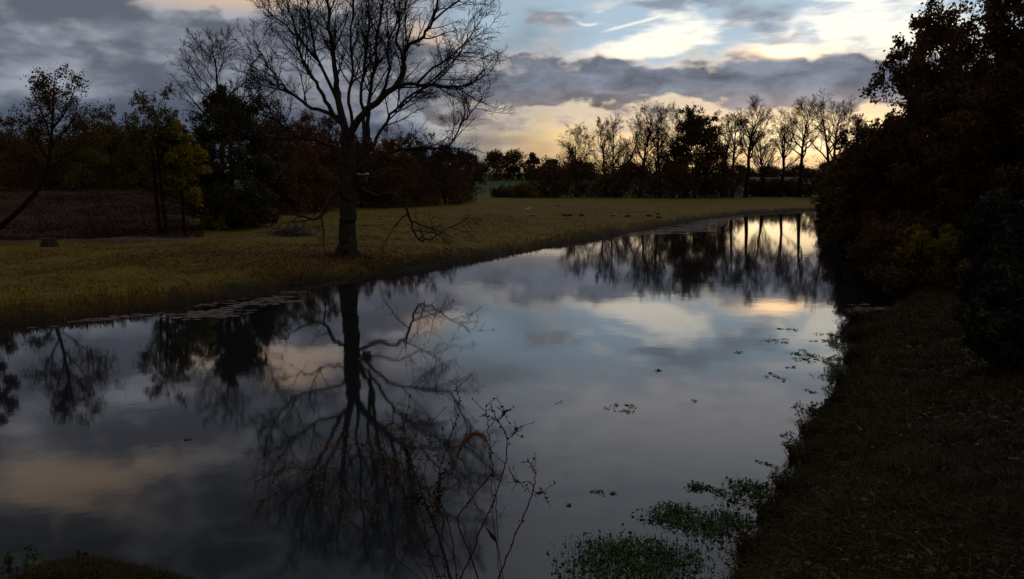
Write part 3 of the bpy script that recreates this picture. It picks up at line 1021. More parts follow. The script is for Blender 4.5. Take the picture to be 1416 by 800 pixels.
SPARSE = dict(LEAFY, levels=4)
T('rusty_tree', 'rust-leaved tree cut off by the left edge of the view', 'tree', -14, 100, 50, 30, 41, cfg=LEAFY, leaf='leaf_rust', leaf_n=5000, leaf_size=.2, clump=18, clump_leaf=3200, clump_z=(.3, .98), fork=.25)
T('forked_tree', 'slender forked tree with sparse leaves at the foot of the ploughed field', 'tree', 224, 118, 54, 48, 42, cfg=dict(SPARSE, n=[15, 0, 6, 5, 4], flat_top=True, limb_up=(.5, 1.5)), leaf='leaf_olive', leaf_n=2800, leaf_size=.17, trunks=2, fork=.38, r0=.15)
T('yellow_leaved_tree', 'young yellow-leaved tree between the forked tree and the dark evergreen', 'tree', 256, 165, 55, 34, 43, cfg=dict(LEAFY, flat_top=True), leaf='leaf_yellow', leaf_n=5000, leaf_size=.19, clump=30, clump_leaf=5200, clump_z=(.36, .95), fork=.3, r0=.12)
T('dark_evergreen', 'tall dense dark evergreen left of the big bare tree', 'tree', 320, 98, 62, 66, 44, cfg=dict(LEAFY, n=[34, 0, 6, 5, 4], limb_up=(0, .7)), leaf='leaf_ever', leaf_n=17000, leaf_size=.19, clump=130, clump_leaf=30000, clump_z=(.0, .80), clump_r=.25, fork=.06)
T('bare_tree', 'bare ragged tree rising behind the dark evergreen', 'tree', 303, 58, 72, 78, 45, cfg=dict(BARE, n=[16, 0, 8, 6, 4], flat_top=True), leaf=None, fork=.45, r0=.3)
LBACK = [  # px, top, Y, spread px, leaf, label
    (18, 182, 92, 42, 'leaf_brown', 'brown-leaved tree behind the ploughed field under the leaning tree'),
    (70, 205, 98, 34, 'leaf_rust', 'low rusty tree at the top edge of the ploughed field beside the leaning trunk'),
    (118, 172, 94, 36, 'leaf_olive', 'olive tree behind the field between the leaning tree and the forked tree'),
    (160, 158, 99, 34, 'leaf_brown', 'brown tree behind the field just left of the forked tree'),
    (196, 180, 96, 30, 'leaf_olive', 'dull green tree behind the forked tree'),
    (372, 140, 86, 40, 'leaf_brown', 'brown tree right behind the dark evergreen'),
    (412, 152, 92, 36, 'leaf_rust', 'rusty brown tree seen through the left limbs of the big bare tree'),
    (450, 165, 100, 34, 'leaf_deep', 'dark tree directly behind the left side of the big trunk'),
    (500, 190, 108, 34, 'leaf_deep', 'dark tree directly behind the right side of the big trunk'),
    (540, 184, 112, 34, 'leaf_rust', 'thin rusty tree seen under the right limbs of the big bare tree'),
    (578, 196, 118, 32, 'leaf_deep', 'dark round tree right of the big bare tree'),
    (616, 204, 126, 30, 'leaf_deep', 'dark low tree beneath the right tip of the big bare crown'),
    (640, 209, 138, 22, 'leaf_deep', 'last dark tree of the left row beside the far pasture'),
]
for i, (px, yt, Y, s, lf, lb) in enumerate(LBACK):
    T('leafy_tree', lb, 'tree', px, yt, Y, s * 1.3, 100 + i, cfg=dict(LEAFY, levels=4, n=[16, 0, 6, 5, 4], flat_top=True), leaf=lf, leaf_n=5500, leaf_size=.20, clump=60, clump_leaf=7000, clump_z=(.05, .86), clump_r=.30, fork=.12,
      group='row of trees behind the meadow')
LB2 = [(0, 196, 'leaf_brown', 'tree in the back rank of the wood at the far left edge'), (48, 190, 'leaf_olive', 'back-rank tree showing between the low rusty tree and the left edge'), (92, 188, 'leaf_deep', 'dark back-rank tree right of the low rusty tree'),
       (140, 180, 'leaf_brown', 'back-rank tree between the olive tree and the brown tree'), (180, 188, 'leaf_deep', 'dark back-rank tree left of the dull green tree'), (222, 184, 'leaf_olive', 'back-rank tree directly behind the forked tree'),
       (262, 190, 'leaf_deep', 'dark back-rank tree behind the yellow-leaved tree'), (392, 178, 'leaf_deep', 'dark back-rank tree right of the evergreen'), (432, 186, 'leaf_brown', 'back-rank tree left of the big trunk'), (476, 192, 'leaf_deep', 'back-rank tree hidden behind the big trunk'), (522, 200, 'leaf_deep', 'dark back-rank tree right of the nest box'), (560, 206, 'leaf_brown', 'low back-rank tree right of the big bare tree')]
for i, (px, yt, lf, lb) in enumerate(LB2):
    T('leafy_tree', lb, 'tree', px, yt, 116, 46, 130 + i, cfg=dict(LEAFY, n=[16, 0, 6, 5, 3], flat_top=True), leaf=lf, leaf_n=5000, leaf_size=.24, clump=70, clump_leaf=9000, clump_z=(.03, .85), clump_r=.30, fork=.1, group='back rank of the wood behind the meadow')
LSH = [
    (40, 232, 104, 34, 'leaf_deep', 'dark thicket behind the ploughed field at the far left'), (140, 228, 106, 34, 'leaf_olive', 'olive thicket on the far edge of the ploughed field'),
    (205, 235, 104, 30, 'leaf_deep', 'dark thicket behind the trunk of the forked tree'), (300, 276, 60, 18, 'leaf_olive', 'low olive bush at the foot of the dark evergreen'),
    (352, 270, 66, 26, 'leaf_deep', 'dark bush right of the dark evergreen'), (392, 244, 86, 30, 'leaf_deep', 'dark bush left of the big trunk at the meadow edge'),
    (432, 240, 92, 32, 'leaf_deep', 'broad dark bush behind the left drooping limb'), (530, 238, 106, 30, 'leaf_deep', 'dark bush behind the right drooping limb'),
    (566, 240, 112, 30, 'leaf_brown', 'brown bush at the meadow edge right of the nest box'), (604, 238, 120, 30, 'leaf_deep', 'black bush below the dark low tree'),
    (630, 244, 132, 24, 'leaf_deep', 'dark bush at the right end of the left tree row'),
    (96, 236, 102, 30, 'leaf_brown', 'brown thicket behind the fence and ploughed field'), (255, 240, 92, 32, 'leaf_deep', 'dark thicket behind the yellow-leaved tree'),
]
for i, (px, yt, Y, s, lf, lb) in enumerate(LSH):
    SH('shrub', lb, px, yt - 8, Y, s * 1.25, 150 + i, lf, n=6500, leaf_size=.22, clumps=48, group='bushes along the meadow edge')

# ------------------------------------------------------------------ the far tree row
FY = 177
FAR = [  # px, top y, Y, spread px, trunks, leaf, n leaves, r0, fork, label
    (797, 178, FY, 22, 2, 'leaf_deep', 900, .30, .22, 'bare twin-stemmed tree at the left end of the far row'),
    (836, 168, FY + 4, 20, 1, 'leaf_deep', 500, .32, .25, 'slim far tree with a few leaves second from the left end of the row'),
    (852, 164, FY - 2, 22, 2, 'leaf_deep', 900, .34, .25, 'twiggy far tree just right of the slim one'),
    (884, 150, FY + 2, 26, 1, None, 0, .42, .3, 'tall bare far tree with a bent fork left of the dark round tree'),
    (908, 150, FY + 6, 24, 2, None, 0, .36, .3, 'bare far tree with a hazy crown next to the bent fork'),
    (930, 148, FY - 1, 24, 1, 'leaf_deep', 350, .38, .32, 'bare far tree touching the left flank of the dark round tree'),
    (998, 162, FY + 3, 20, 1, 'leaf_brown', 500, .34, .3, 'thin far tree with leaf tufts right of the dark round tree'),
    (1012, 152, FY - 3, 18, 1, None, 0, .42, .42, 'straight bare far tree, left one of a close pair'),
    (1030, 138, FY - 4, 26, 1, None, 0, .50, .40, 'tall bare far tree with a spreading top, right one of a close pair'),
    (1058, 170, FY + 2, 22, 2, None, 0, .34, .32, 'small leaning bare far tree between the tall bare ones'),
    (1078, 166, FY, 26, 1, None, 0, .42, .38, 'bare far tree with wide forks in front of the bright sky'),
    (1104, 138, FY - 3, 24, 1, None, 0, .50, .42, 'tallest bare far tree standing before the sun glow'),
    (1148, 138, FY - 1, 30, 2, 'leaf_deep', 500, .48, .36, 'broad bare far tree right of the sun glow'),
    (1186, 152, FY - 20, 20, 2, 'leaf_rust', 1400, .32, .26, 'rust-tipped far tree beside the dark bank trees'),
]
for i, (px, yt, Y, s, nt_, lf, ln, r0, fk, lb) in enumerate(FAR):
    T('far_tree', lb, 'tree', px, yt, Y, s * 1.45, 200 + i, cfg=dict(BARE, n=[18, 0, 8, 8, 6], levels=4, rmin=.0105, slim=.018, wander=.15, flat_top=True, limb_up=(.7, 1.9), ang=(20, 50), maxlen=4.5), leaf=lf, leaf_n=ln, leaf_size=.24, trunks=nt_, fork=fk, r0=r0 * .9,
      group='row of bare trees on the far shore')
T('round_dark_tree', 'dense dark round-topped tree amid the bare far row', 'tree', 960, 158, FY - 6, 44, 240, cfg=dict(LEAFY, n=[26, 0, 6, 5, 4], flat_top=True), leaf='leaf_deep', leaf_n=12000, leaf_size=.34, clump=150, clump_leaf=30000, clump_z=(.02, .95), clump_r=.24, fork=.06)
FSH = [(700, 258, 170, 16, 'leaf_deep'), (724, 254, 168, 15, 'leaf_olive'), (748, 226, 174, 24, 'leaf_deep'), (772, 222, 172, 26, 'leaf_deep'), (800, 224, 170, 26, 'leaf_deep'), (828, 226, 171, 26, 'leaf_brown'),
       (856, 222, 172, 26, 'leaf_deep'), (884, 220, 170, 26, 'leaf_deep'), (912, 216, 171, 26, 'leaf_deep'), (938, 226, 166, 24, 'leaf_brown'), (990, 212, 171, 22, 'leaf_deep'), (1004, 236, 178, 18, 'leaf_deep'),
       (1048, 250, 182, 16, 'leaf_deep'), (1068, 246, 181, 18, 'leaf_deep'), (1090, 248, 183, 16, 'leaf_deep'), (1120, 236, 178, 20, 'leaf_deep'), (1150, 226, 172, 24, 'leaf_deep'), (1176, 222, 166, 24, 'leaf_deep')]
FLB = ['small dark bush at the left end of the far hedge by the green pasture', 'olive bush before the far green pasture', 'dark bush left of the twin-stemmed far tree', 'dark bush just below the left side of the twin-stemmed far tree',
       'dark hedge bush at the foot of the twin-stemmed far tree', 'brown hedge bush between the first far trees', 'dark hedge bush under the twiggy far tree', 'dark hedge bush under the bent-forked far tree',
       'dark hedge bush under the hazy bare crown', 'brown bush hugging the left foot of the dark round tree', 'tall bush hugging the right foot of the dark round tree', 'low bush left of the close pair of bare trunks',
       'low bush just right of the close pair of bare trunks', 'low bush behind the wide-forked far tree', 'low bush left of the tallest far trunk', 'dark bush right of the tallest far trunk', 'dark bush under the broad far tree',
       'dark bush under the rust-tipped far tree']
for i, ((px, yt, Y, s, lf), lb) in enumerate(zip(FSH, FLB)):
    SH('hedge_bush', lb, px, yt, Y, s * 1.35, 260 + i, lf, n=5200, leaf_size=.32, clumps=56, group='hedge under the far tree row')
# clumps on the rise beyond the far pasture
HZ = [(615, 205, 330, 28), (648, 212, 340, 24), (686, 210, 350, 26), (710, 209, 350, 26), (736, 211, 345, 12), (762, 222, 360, 20), (800, 224, 380, 24), (870, 226, 400, 24), (930, 226, 400, 26), (1020, 231, 420, 22), (1060, 231, 430, 24), (1100, 230, 430, 24), (1140, 228, 420, 24)]
HZL = ['distant wood clump behind the right tip of the big crown', 'distant low wood clump left of the far pasture', 'distant domed tree at the left end of the pasture skyline', 'distant domed tree in the middle of the pasture skyline',
       'small distant round tree alone on the pasture skyline', 'distant low trees left of the twin-stemmed far tree', 'distant low trees behind the twin-stemmed far tree', 'distant low trees behind the bent-forked far tree',
       'distant low trees behind the dark round tree', 'distant low trees between the close pair of trunks', 'distant low trees behind the small leaning far tree', 'distant low trees behind the tallest far tree', 'distant low trees behind the broad far tree']
for i, ((px, yt, Y, s), lb) in enumerate(zip(HZ, HZL)):
    T('distant_tree', lb, 'tree', px, yt, Y, s, 300 + i, cfg=dict(LEAFY, levels=2, rmin=.03), leaf='leaf_deep', leaf_n=400, leaf_size=.7, clump=44, clump_leaf=5200, clump_z=(.0, .92), clump_r=.36, fork=.08, group='trees on the skyline beyond the pasture')

# ------------------------------------------------------------------ the dark wood on the right bank
DENSE = dict(LEAFY, levels=4, rmin=.012)
RT = [  # px, top, Y, spread px, leaf, leaf n, clumps, clump leaves, size, clump top, lean, label
    (1250, 34, 46, 86, 'leaf_deep', 15000, 26, 9000, .21, .52, -.03, 'tall dark leafy tree whose crown leans out over the water from the right-hand wood'),
    (1330, -14, 40, 96, 'leaf_brown', 11000, 24, 7000, .20, .55, 0, 'tall half-bare tree with gaps of bright sky in its top'),
    (1425, -70, 30, 130, 'leaf_deep', 24000, 50, 20000, .19, .74, 0, 'largest dark tree at the right edge of the view'),
    (1318, 96, 52, 84, 'leaf_rust', 9000, 60, 17000, .22, .9, 0, 'reddish-brown dense tree below the half-bare one'),
    (1372, 72, 44, 90, 'leaf_ever', 9000, 70, 22000, .22, .9, 0, 'dense blackish tree in front of the right-hand wood'),
    (1236, 150, 58, 56, 'leaf_deep', 9000, 50, 13000, .22, .9, 0, 'dark bushy tree beneath the crown that leans over the water'),
    (1202, 172, 74, 48, 'leaf_brown', 9000, 40, 10000, .24, .85, 0, 'brown-tinged tree stepping down toward the far shore'),
    (1174, 202, 92, 38, 'leaf_olive', 7000, 36, 9000, .27, .88, 0, 'low olive-brown tree near the bend of the river'),
    (1158, 228, 104, 28, 'leaf_deep', 5000, 30, 7000, .30, .9, 0, 'lowest dark tree at the bend where the water ends'),
]
for i, (px, yt, Y, s, lf, ln, cl, cln, sz, ct, le, lb) in enumerate(RT):
    T('dark_leafy_tree', lb, 'tree', px, yt, Y, s, 400 + i, cfg=dict(DENSE, n=[22, 0, 6, 5, 4], flat_top=True), leaf=lf, leaf_n=ln, leaf_size=sz, clump=cl, clump_leaf=cln, clump_z=(.08, ct), clump_r=.24, fork=.12, bark='bark', lean=(le, 0))
T('bare_sapling', 'thin bare sapling standing up between the two tall trees of the right-hand wood', 'tree', 1288, -14, 43, 26, 430, cfg=dict(BARE, n=[12, 0, 5, 4, 3]), fork=.45, r0=.1)
RS = [
    (1250, 330, 41, 40, 'leaf_deep', 'low black bush on the bank slope left of the yellow-green one'), (1216, 306, 50, 34, 'leaf_brown', 'brown bush on the bank slope below the leaning crown'),
    (1190, 290, 63, 30, 'leaf_deep', 'dark bush on the bank slope halfway to the bend'), (1168, 280, 80, 24, 'leaf_deep', 'dark low bush on the bank slope just before the bend'),  # px, top, Y, spread px, leaf, label
    (1158, 262, 88, 26, 'leaf_deep', 'dark waterside bush at the river bend'), (1178, 258, 72, 30, 'leaf_brown', 'brown waterside bush beyond the leaning crown'), (1202, 262, 56, 36, 'leaf_deep', 'black waterside bush whose twigs reach over the water'),
    (1236, 268, 46, 44, 'leaf_rust', 'rusty waterside bush under the leaning crown'), (1262, 300, 38, 44, 'leaf_deep', 'dark bush at the water corner of the right bank'), (1300, 312, 31, 50, 'leaf_yellow', 'dim yellow-green bush at the foot of the right-hand wood'),
    (1346, 250, 34, 62, 'leaf_deep', 'tall black bush behind the yellow-green one'), (1342, 326, 27, 44, 'leaf_olive', 'olive bush right of the yellow-green one'), (1396, 256, 19, 60, 'leaf_grey', 'grey-green bush at the right edge of the view'),
    (1420, 352, 14, 60, 'leaf_grey', 'low grey-green plant clump at the right edge below the taller bush'), (1384, 180, 32, 66, 'leaf_deep', 'high black bush behind the grey-green one'), (1284, 210, 48, 56, 'leaf_deep', 'dark tall bush inside the right-hand wood'),
]
for i, (px, yt, Y, s, lf, lb) in enumerate(RS):
    SH('bush', lb, px, yt, Y, s, 450 + i, lf, n=9000, leaf_size=.10 + Y * .0022, clumps=44)

# low bushes hanging over the right waterline
WBP = [(1146, 312), (1154, 326), (1160, 336), (1168, 346), (1178, 357), (1188, 368), (1198, 379), (1210, 390), (1226, 402), (1238, 414)]
for i, (px, py) in enumerate(WBP):
    x, y = on_level(px, py)
    rng = np.random.default_rng(520 + i)
    x += .7
    add_shrub('waterside_bush', 'low dark bush hanging over the shadowed waterline below the right-hand wood', 'shrub', (x, y, max(gz(x, y), .02)), rng.uniform(1.3, 2.3), rng.uniform(1.3, 2.0), 520 + i,
              'leaf_deep' if i % 3 else 'leaf_brown', n=4200, leaf_size=.10 + y * .002, clumps=30, group='low bushes along the shadowed waterline')
# ------------------------------------------------------------------ grass, litter
def sample_ground(n, azr, rr, rng, power=1.0):
    a = np.radians(rng.uniform(azr[0], azr[1], n))
    r = rr[0] + (rr[1] - rr[0]) * rng.uniform(0, 1, n) ** power
    P = np.stack([np.sin(a) * r, np.cos(a) * r], 1)
    h, sd, near = terrain(P)
    return P, h, sd, near


def blades(P, Z, hgt_, wid, rng, lean=.5):
    """bent tapered grass blades: two quads each"""
    n = len(P)
    a = rng.uniform(0, 2 * np.pi, n)
    dx = np.stack([np.cos(a), np.sin(a), np.zeros(n)], 1)
    b_ = rng.uniform(0, 2 * np.pi, n)
    ln = np.stack([np.cos(b_), np.sin(b_), np.zeros(n)], 1) * (rng.uniform(.1, 1, n) * lean)[:, None]
    base = np.stack([P[:, 0], P[:, 1], Z - .02], 1)
    H_ = hgt_[:, None]
    w = wid[:, None]
    up = np.array([[0, 0, 1.0]])
    mid = base + up * H_ * .6 + ln * H_ * .3
    tip = base + up * H_ * (1 - .25 * np.linalg.norm(ln, axis=1, keepdims=True)) + ln * H_
    V_ = np.stack([base - dx * w, base + dx * w, mid + dx * w * .7, mid - dx * w * .7, tip], 1).reshape(-1, 3)
    k = np.arange(n) * 5
    q = np.stack([k, k + 1, k + 2, k + 3], 1)
    t3 = np.stack([k + 3, k + 2, k + 4], 1)
    return V_, [q, t3]


rng = np.random.default_rng(77)
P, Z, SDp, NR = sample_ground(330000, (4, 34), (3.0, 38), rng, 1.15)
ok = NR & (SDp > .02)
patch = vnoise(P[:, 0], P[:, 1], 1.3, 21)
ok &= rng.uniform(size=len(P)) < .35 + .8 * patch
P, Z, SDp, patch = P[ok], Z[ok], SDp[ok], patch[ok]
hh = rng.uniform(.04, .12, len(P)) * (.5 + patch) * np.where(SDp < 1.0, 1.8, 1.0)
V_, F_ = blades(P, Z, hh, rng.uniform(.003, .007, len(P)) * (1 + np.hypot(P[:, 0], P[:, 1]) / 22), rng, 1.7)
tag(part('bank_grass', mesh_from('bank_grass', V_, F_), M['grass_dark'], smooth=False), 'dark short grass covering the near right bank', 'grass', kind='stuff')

# red-brown leaves shed under the big tree
a_ = rng.uniform(0, 2 * np.pi, 9000); r_ = 9.5 * rng.uniform(0, 1, 9000) ** .8
P = np.stack([TB[0] + 1.0 + np.cos(a_) * r_ * 1.25, TB[1] - .5 + np.sin(a_) * r_ * .8], 1)
h_, sd_, nr_ = terrain(P)
okc = ~nr_ & (sd_ > .3)
C = np.stack([P[okc][:, 0], P[okc][:, 1], h_[okc] + rng.uniform(.02, .10, okc.sum())], 1)
V_, F_ = leaf_arrays(C, .13, rng, .65, up=2.5)
tag(part('fallen_leaves', mesh_from('fallen_leaves', V_, F_), M['red_leaf'], smooth=False), 'red-brown fallen leaves in the meadow around the big bare trunk', 'fallen leaves', kind='stuff')

# taller tufts in the turf of the bank
Pc, Zc, SDc, NRc = sample_ground(2600, (4, 34), (3.2, 36), rng, 1.0)
okc = NRc & (SDc > .2)
Pc = Pc[okc]
kk = np.repeat(np.arange(len(Pc)), 26)
P = Pc[kk] + rng.normal(size=(len(kk), 2)) * rng.uniform(.03, .13, len(Pc))[kk][:, None]
Z = terrain(P)[0]
hh = (rng.uniform(.10, .30, len(Pc))[kk]) * rng.uniform(.5, 1.1, len(kk))
V_, F_ = blades(P, Z, hh, rng.uniform(.003, .006, len(P)) * (1 + np.hypot(P[:, 0], P[:, 1]) / 25), rng, 1.8)
tag(part('tufted_grass', mesh_from('tufted_grass', V_, F_), M['withered'], smooth=False), 'brown withered tufts standing out of the right bank turf', 'grass', kind='stuff')
P, Z, SDp, NR = sample_ground(60000, (-34, -17), (52, 106), rng, 1.0)
azp = np.degrees(np.arctan2(P[:, 0], P[:, 1])); dd = np.hypot(P[:, 0], P[:, 1])
bt = vnoise(P[:, 0], P[:, 1], 3.5, 71) * .6 + vnoise(P[:, 0], P[:, 1], 1.1, 72) * .4
ok = ~NR & (dd > 56) & (azp < -19.2) & (rng.uniform(size=len(P)) < bt * 1.4 - .1)
P, Z, bt = P[ok], Z[ok], bt[ok]
V_, F_ = blades(P, Z, rng.uniform(.08, .36, len(P)) * (.3 + bt), rng.uniform(.012, .03, len(P)), rng, 1.2)
tag(part('dry_brush', mesh_from('dry_brush', V_, F_), M['dry_brush'], smooth=False), 'reddish dry stubble and brush on the sloping field at the left', 'brush', kind='stuff')

P, Z, SDp, NR = sample_ground(18000, (5, 34), (3.0, 26), rng, 1.0)
ok = NR & (SDp > .3) & (rng.uniform(size=len(P)) < vnoise(P[:, 0], P[:, 1], 1.6, 33) ** 1.5 * 1.3)
C = np.stack([P[ok][:, 0], P[ok][:, 1], Z[ok] + rng.uniform(.02, .12, ok.sum())], 1)
V_, F_ = leaf_arrays(C, rng.choice([.04, .055, .075, .1], len(C)), rng, .6, up=2.0)
tag(part('fallen_leaves', mesh_from('fallen_leaves', V_, F_), M['litter'], smooth=False), 'brown fallen leaves scattered in the grass of the right bank', 'fallen leaves', kind='stuff')

P, Z, SDp, NR = sample_ground(300000, (-33, 16), (22, 118), rng, 1.3)
ok = ~NR & (SDp > .25)
tus = vnoise(P[:, 0], P[:, 1], 1.8, 51) * .6 + vnoise(P[:, 0], P[:, 1], .6, 52) * .4
pdp = seg_dist(P, path_line)
azp = np.degrees(np.arctan2(P[:, 0], P[:, 1]))
dd = np.hypot(P[:, 0], P[:, 1])
ok &= (rng.uniform(size=len(P)) < (.18 + 1.1 * np.clip(tus - .25, 0, 1)) * np.clip((118 - dd) / 70, 0, 1)) & (pdp > 1.0) & ~((azp < -22.5) & (np.hypot(P[:, 0], P[:, 1]) > 55))
P, Z, SDp, tus = P[ok], Z[ok], SDp[ok], tus[ok]
hh = rng.uniform(.04, .15, len(P)) * (.3 + 1.2 * tus) * np.where(SDp < 1.8, 1.5, 1.0)
V_, F_ = blades(P, Z, hh, rng.uniform(.006, .012, len(P)) * (1 + np.hypot(P[:, 0], P[:, 1]) / 60), rng, .9)
tag(part('meadow_grass', mesh_from('meadow_grass', V_, F_), M['grass_field'], smooth=False), 'yellowing meadow grass on the far bank', 'grass', kind='stuff')

# sedge overhanging the left waterline
P, Z, SDp, NR = sample_ground(120000, (-33, 19), (22, 130), rng, 1.5)
ok = ~NR & (SDp > -.15) & (SDp < 1.2) & (rng.uniform(size=len(P)) < vnoise(P[:, 0], P[:, 1], 2.2, 61) * 1.6 - .15)
P, Z, SDp = P[ok], Z[ok], SDp[ok]
V_, F_ = blades(P, np.maximum(Z, 0), rng.uniform(.06, .24, len(P)) * (.5 + 1.3 * vnoise(P[:, 0], P[:, 1], 1.3, 63)), rng.uniform(.008, .014, len(P)) * (1 + np.hypot(P[:, 0], P[:, 1]) / 60), rng, 2.0)
tag(part('bank_sedge', mesh_from('bank_sedge', V_, F_), M['leaf_brown'], smooth=False), 'dark ragged sedge along the far waterline', 'sedge', kind='stuff')

# ------------------------------------------------------------------ waterside tussocks on the right bank
def tussock(label, px, py, h, r, n, seed, name='grass_tuft', cat='grass tussock', group=None, mat='grass_dark', z=None):
    rng = np.random.default_rng(seed)
    x, y = on_level(px, py)
    zb = max(gz(x, y), 0.0) if z is None else z
    t = thing(name, label, cat, (x, y, zb), group=group)
    a = rng.uniform(0, 2 * np.pi, n); rr = r * np.sqrt(rng.uniform(0, 1, n)) * .55
    Pb = np.stack([np.cos(a) * rr, np.sin(a) * rr], 1)
    V_, F_ = blades(Pb, np.full(n, -.02), rng.uniform(.4, 1, n) * h, rng.uniform(.004, .008, n), rng, 1.3)
    part('blades', mesh_from('blades', V_, F_), M[mat], t, smooth=False)
    st = []
    for k in range(10):
        a_ = rng.uniform(0, 2 * np.pi)
        Pp, Rr, _ = limb_path(np.array([math.cos(a_) * r * .2, math.sin(a_) * r * .2, -.03]), np.array([math.cos(a_) * .7, math.sin(a_) * .7, 1.0]), h * rng.uniform(.9, 1.4), .006, .002, 5, .12, -.06, rng)
        st.append((Pp, Rr, 2))
        spawn(st, Pp, Rr, 3, dict(levels=3, n=[0, 0, 0, 5], len=[.3, .3, .3, .25], ang=(25, 70), wander=.1, up=-.02, rmin=.0025, minlen=.05), rng, .35)
    C = np.concatenate([s[0][1:] for s in st if s[2] >= 3])
    C = np.repeat(C, 3, axis=0) + rng.normal(size=(len(C) * 3, 3)) * .02
    merged('seed_stalks', [(tube_mesh('stalks', st, sides), M['weed']), (mesh_from('seeds', *leaf_arrays(C, .035, rng)), M['leaf_deep'])], t)
    return t


TUS = [(1190, 444, .55, .5, 'ragged tussock at the bend of the near waterline beside the golden reflection'), (1186, 470, .5, .45, 'dark tussock leaning over the water just below the bend'),
       (1182, 500, .5, .45, 'dark tussock at the edge of the floating weed streaks'), (1172, 540, .45, .4, 'tussock above the small weed fringe on the right waterline'),
       (1168, 572, .42, .42, 'tussock with blades trailing left over the water'), (1128, 600, .42, .45, 'bushy tussock that juts farthest into the water on the right bank'),
       (1112, 632, .36, .42, 'tussock just nearer than the jutting one'), (1094, 676, .32, .34, 'tussock behind the water weed beds'), (1066, 716, .3, .3, 'low tussock on the bank beside the reddish weed bed'),
       (1042, 762, .28, .3, 'low tussock nearest the camera on the right waterline')]
for i, (px, py, h, r, lb) in enumerate(TUS):
    tussock(lb, px, py, h, r, 420, 600 + i, group='tussocks along the right waterline')


# ------------------------------------------------------------------ water weed and floating leaves
def weed_bed(label, px, py, wx, wy, n, seed, name='water_plant', cat='water weed', group=None, hmax=.12, size=.05, mat='water_leaf', stems=True, flat=False):
    rng = np.random.default_rng(seed)
    x, y = on_level(px, py)
    x0, _ = on_level(px - wx, py); x1, _ = on_level(px + wx, py)
    _, y0 = on_level(px, py - wy); _, y1 = on_level(px, py + wy)
    rx, ry = (x1 - x0) / 2, abs(y0 - y1) / 2
    t = thing(name, label, cat, (x, y, 0.0), group=group)
    sub = max(5, n // (12 if flat else 60))
    ca = rng.uniform(0, 2 * np.pi, sub); cr_ = np.sqrt(rng.uniform(0, 1, sub))
    cx, cyy = np.cos(ca) * cr_ * rx, np.sin(ca) * cr_ * ry
    k = rng.integers(0, sub, n)
    px_ = cx[k] + rng.normal(size=n) * min(rx, .9) * (.16 if flat else .26)
    py_ = cyy[k] + rng.normal(size=n) * min(ry, .9) * (.22 if flat else .26)
    z = .006 + hmax * rng.uniform(0, 1, n) ** 1.8
    C = np.stack([px_, py_, z], 1)
    part('leaves', mesh_from('leaves', *leaf_arrays(C, size * rng.choice([.6, 1.0, 1.0, 1.9], n), rng, .7, up=6.0 if flat else 1.2)), M[mat], t, smooth=False)
    if stems:
        m_ = n // 3
        st = [(np.array([[px_[i] + rng.normal() * .01, py_[i] + rng.normal() * .01, -.08], [px_[i], py_[i], z[i] * .5], [px_[i], py_[i], z[i]]]), np.array([.003, .003, .002]), 3) for i in range(m_)]
        part('stems', tube_mesh('stems', st, sides), M['weed'], t)
    return t


weed_bed('big bed of green water weed at the bottom edge of the picture', 880, 782, 88, 36, 4000, 700, hmax=.07, size=.026)
weed_bed('reddish green water weed bed halfway out from the right bank', 966, 718, 56, 18, 1900, 701, hmax=.07, size=.028)
weed_bed('loose bed of water weed close under the right bank', 1042, 680, 46, 18, 800, 702, hmax=.06, size=.03)
weed_bed('thin scatter of water weed left of the loose bed', 984, 674, 24, 7, 190, 703, hmax=.04, size=.032)
weed_bed('sparse weed in the gap between the beds and the bank', 1010, 742, 40, 34, 600, 704, hmax=.05, size=.026)
weed_bed('dark weed fringe standing off the right waterline', 1138, 567, 24, 5, 420, 705, hmax=.12, size=.045)
FL = [(866, 563, 28, 6, 120, 'scrap of floating leaves alone in mid river'), (828, 680, 20, 4, 70, 'scrap of floating leaves left of the weed beds'), (791, 697, 6, 2, 16, 'tiny floating scrap nearest the dry weed stems'),
      (1140, 497, 36, 7, 420, 'dark streak of floating weed by the right waterline'), (1156, 520, 30, 8, 420, 'nearest dark streak of floating weed along the right waterline'), (1108, 487, 20, 4, 120, 'thin streak of floating weed left of the dark ones'),
      (1076, 470, 20, 3, 90, 'short streak of floating weed below the golden reflection'), (1090, 455, 16, 2, 60, 'farthest short streak of floating weed under the golden reflection'), (1070, 520, 14, 5, 60, 'loose floating specks left of the dark streaks'),
      (1018, 486, 7, 2, 24, 'small floating speck farther out beside the pale cloud reflection'), (910, 512, 8, 2, 20, 'small floating speck in the middle of the river'), (960, 553, 6, 2, 16, 'small floating speck right of the lone scrap'),
      (772, 556, 4, 1.5, 10, 'small floating speck left of the lone scrap'), (262, 606, 5, 1.5, 12, 'floating speck on the left half of the water'), (1085, 600, 8, 5, 30, 'specks of floating weed off the jutting tussock'), (1058, 640, 12, 5, 50, 'specks of floating weed above the loose bed'),
      (1168, 478, 22, 4, 220, 'floating weed tight against the right waterline above the streaks'), (1172, 508, 20, 6, 300, 'floating weed mat tight against the right waterline between the streaks'), (1130, 470, 14, 2, 60, 'short streak of floating weed near the right waterline bend'),
      (1120, 540, 14, 3, 60, 'small floating patch above the dark weed fringe'), (1150, 462, 20, 3, 120, 'floating weed before the bend tussock'), (1098, 508, 10, 2, 40, 'small floating patch left of the nearest dark streak')]
for i, (px, py, wx, wy, n, lb) in enumerate(FL):
    weed_bed(lb, px, py, wx, wy, n, 720 + i, name='floating_leaves', cat='floating leaves', group='scraps of floating leaves on the river', hmax=.008, size=.05 if py < 530 else .036, stems=False, flat=True)


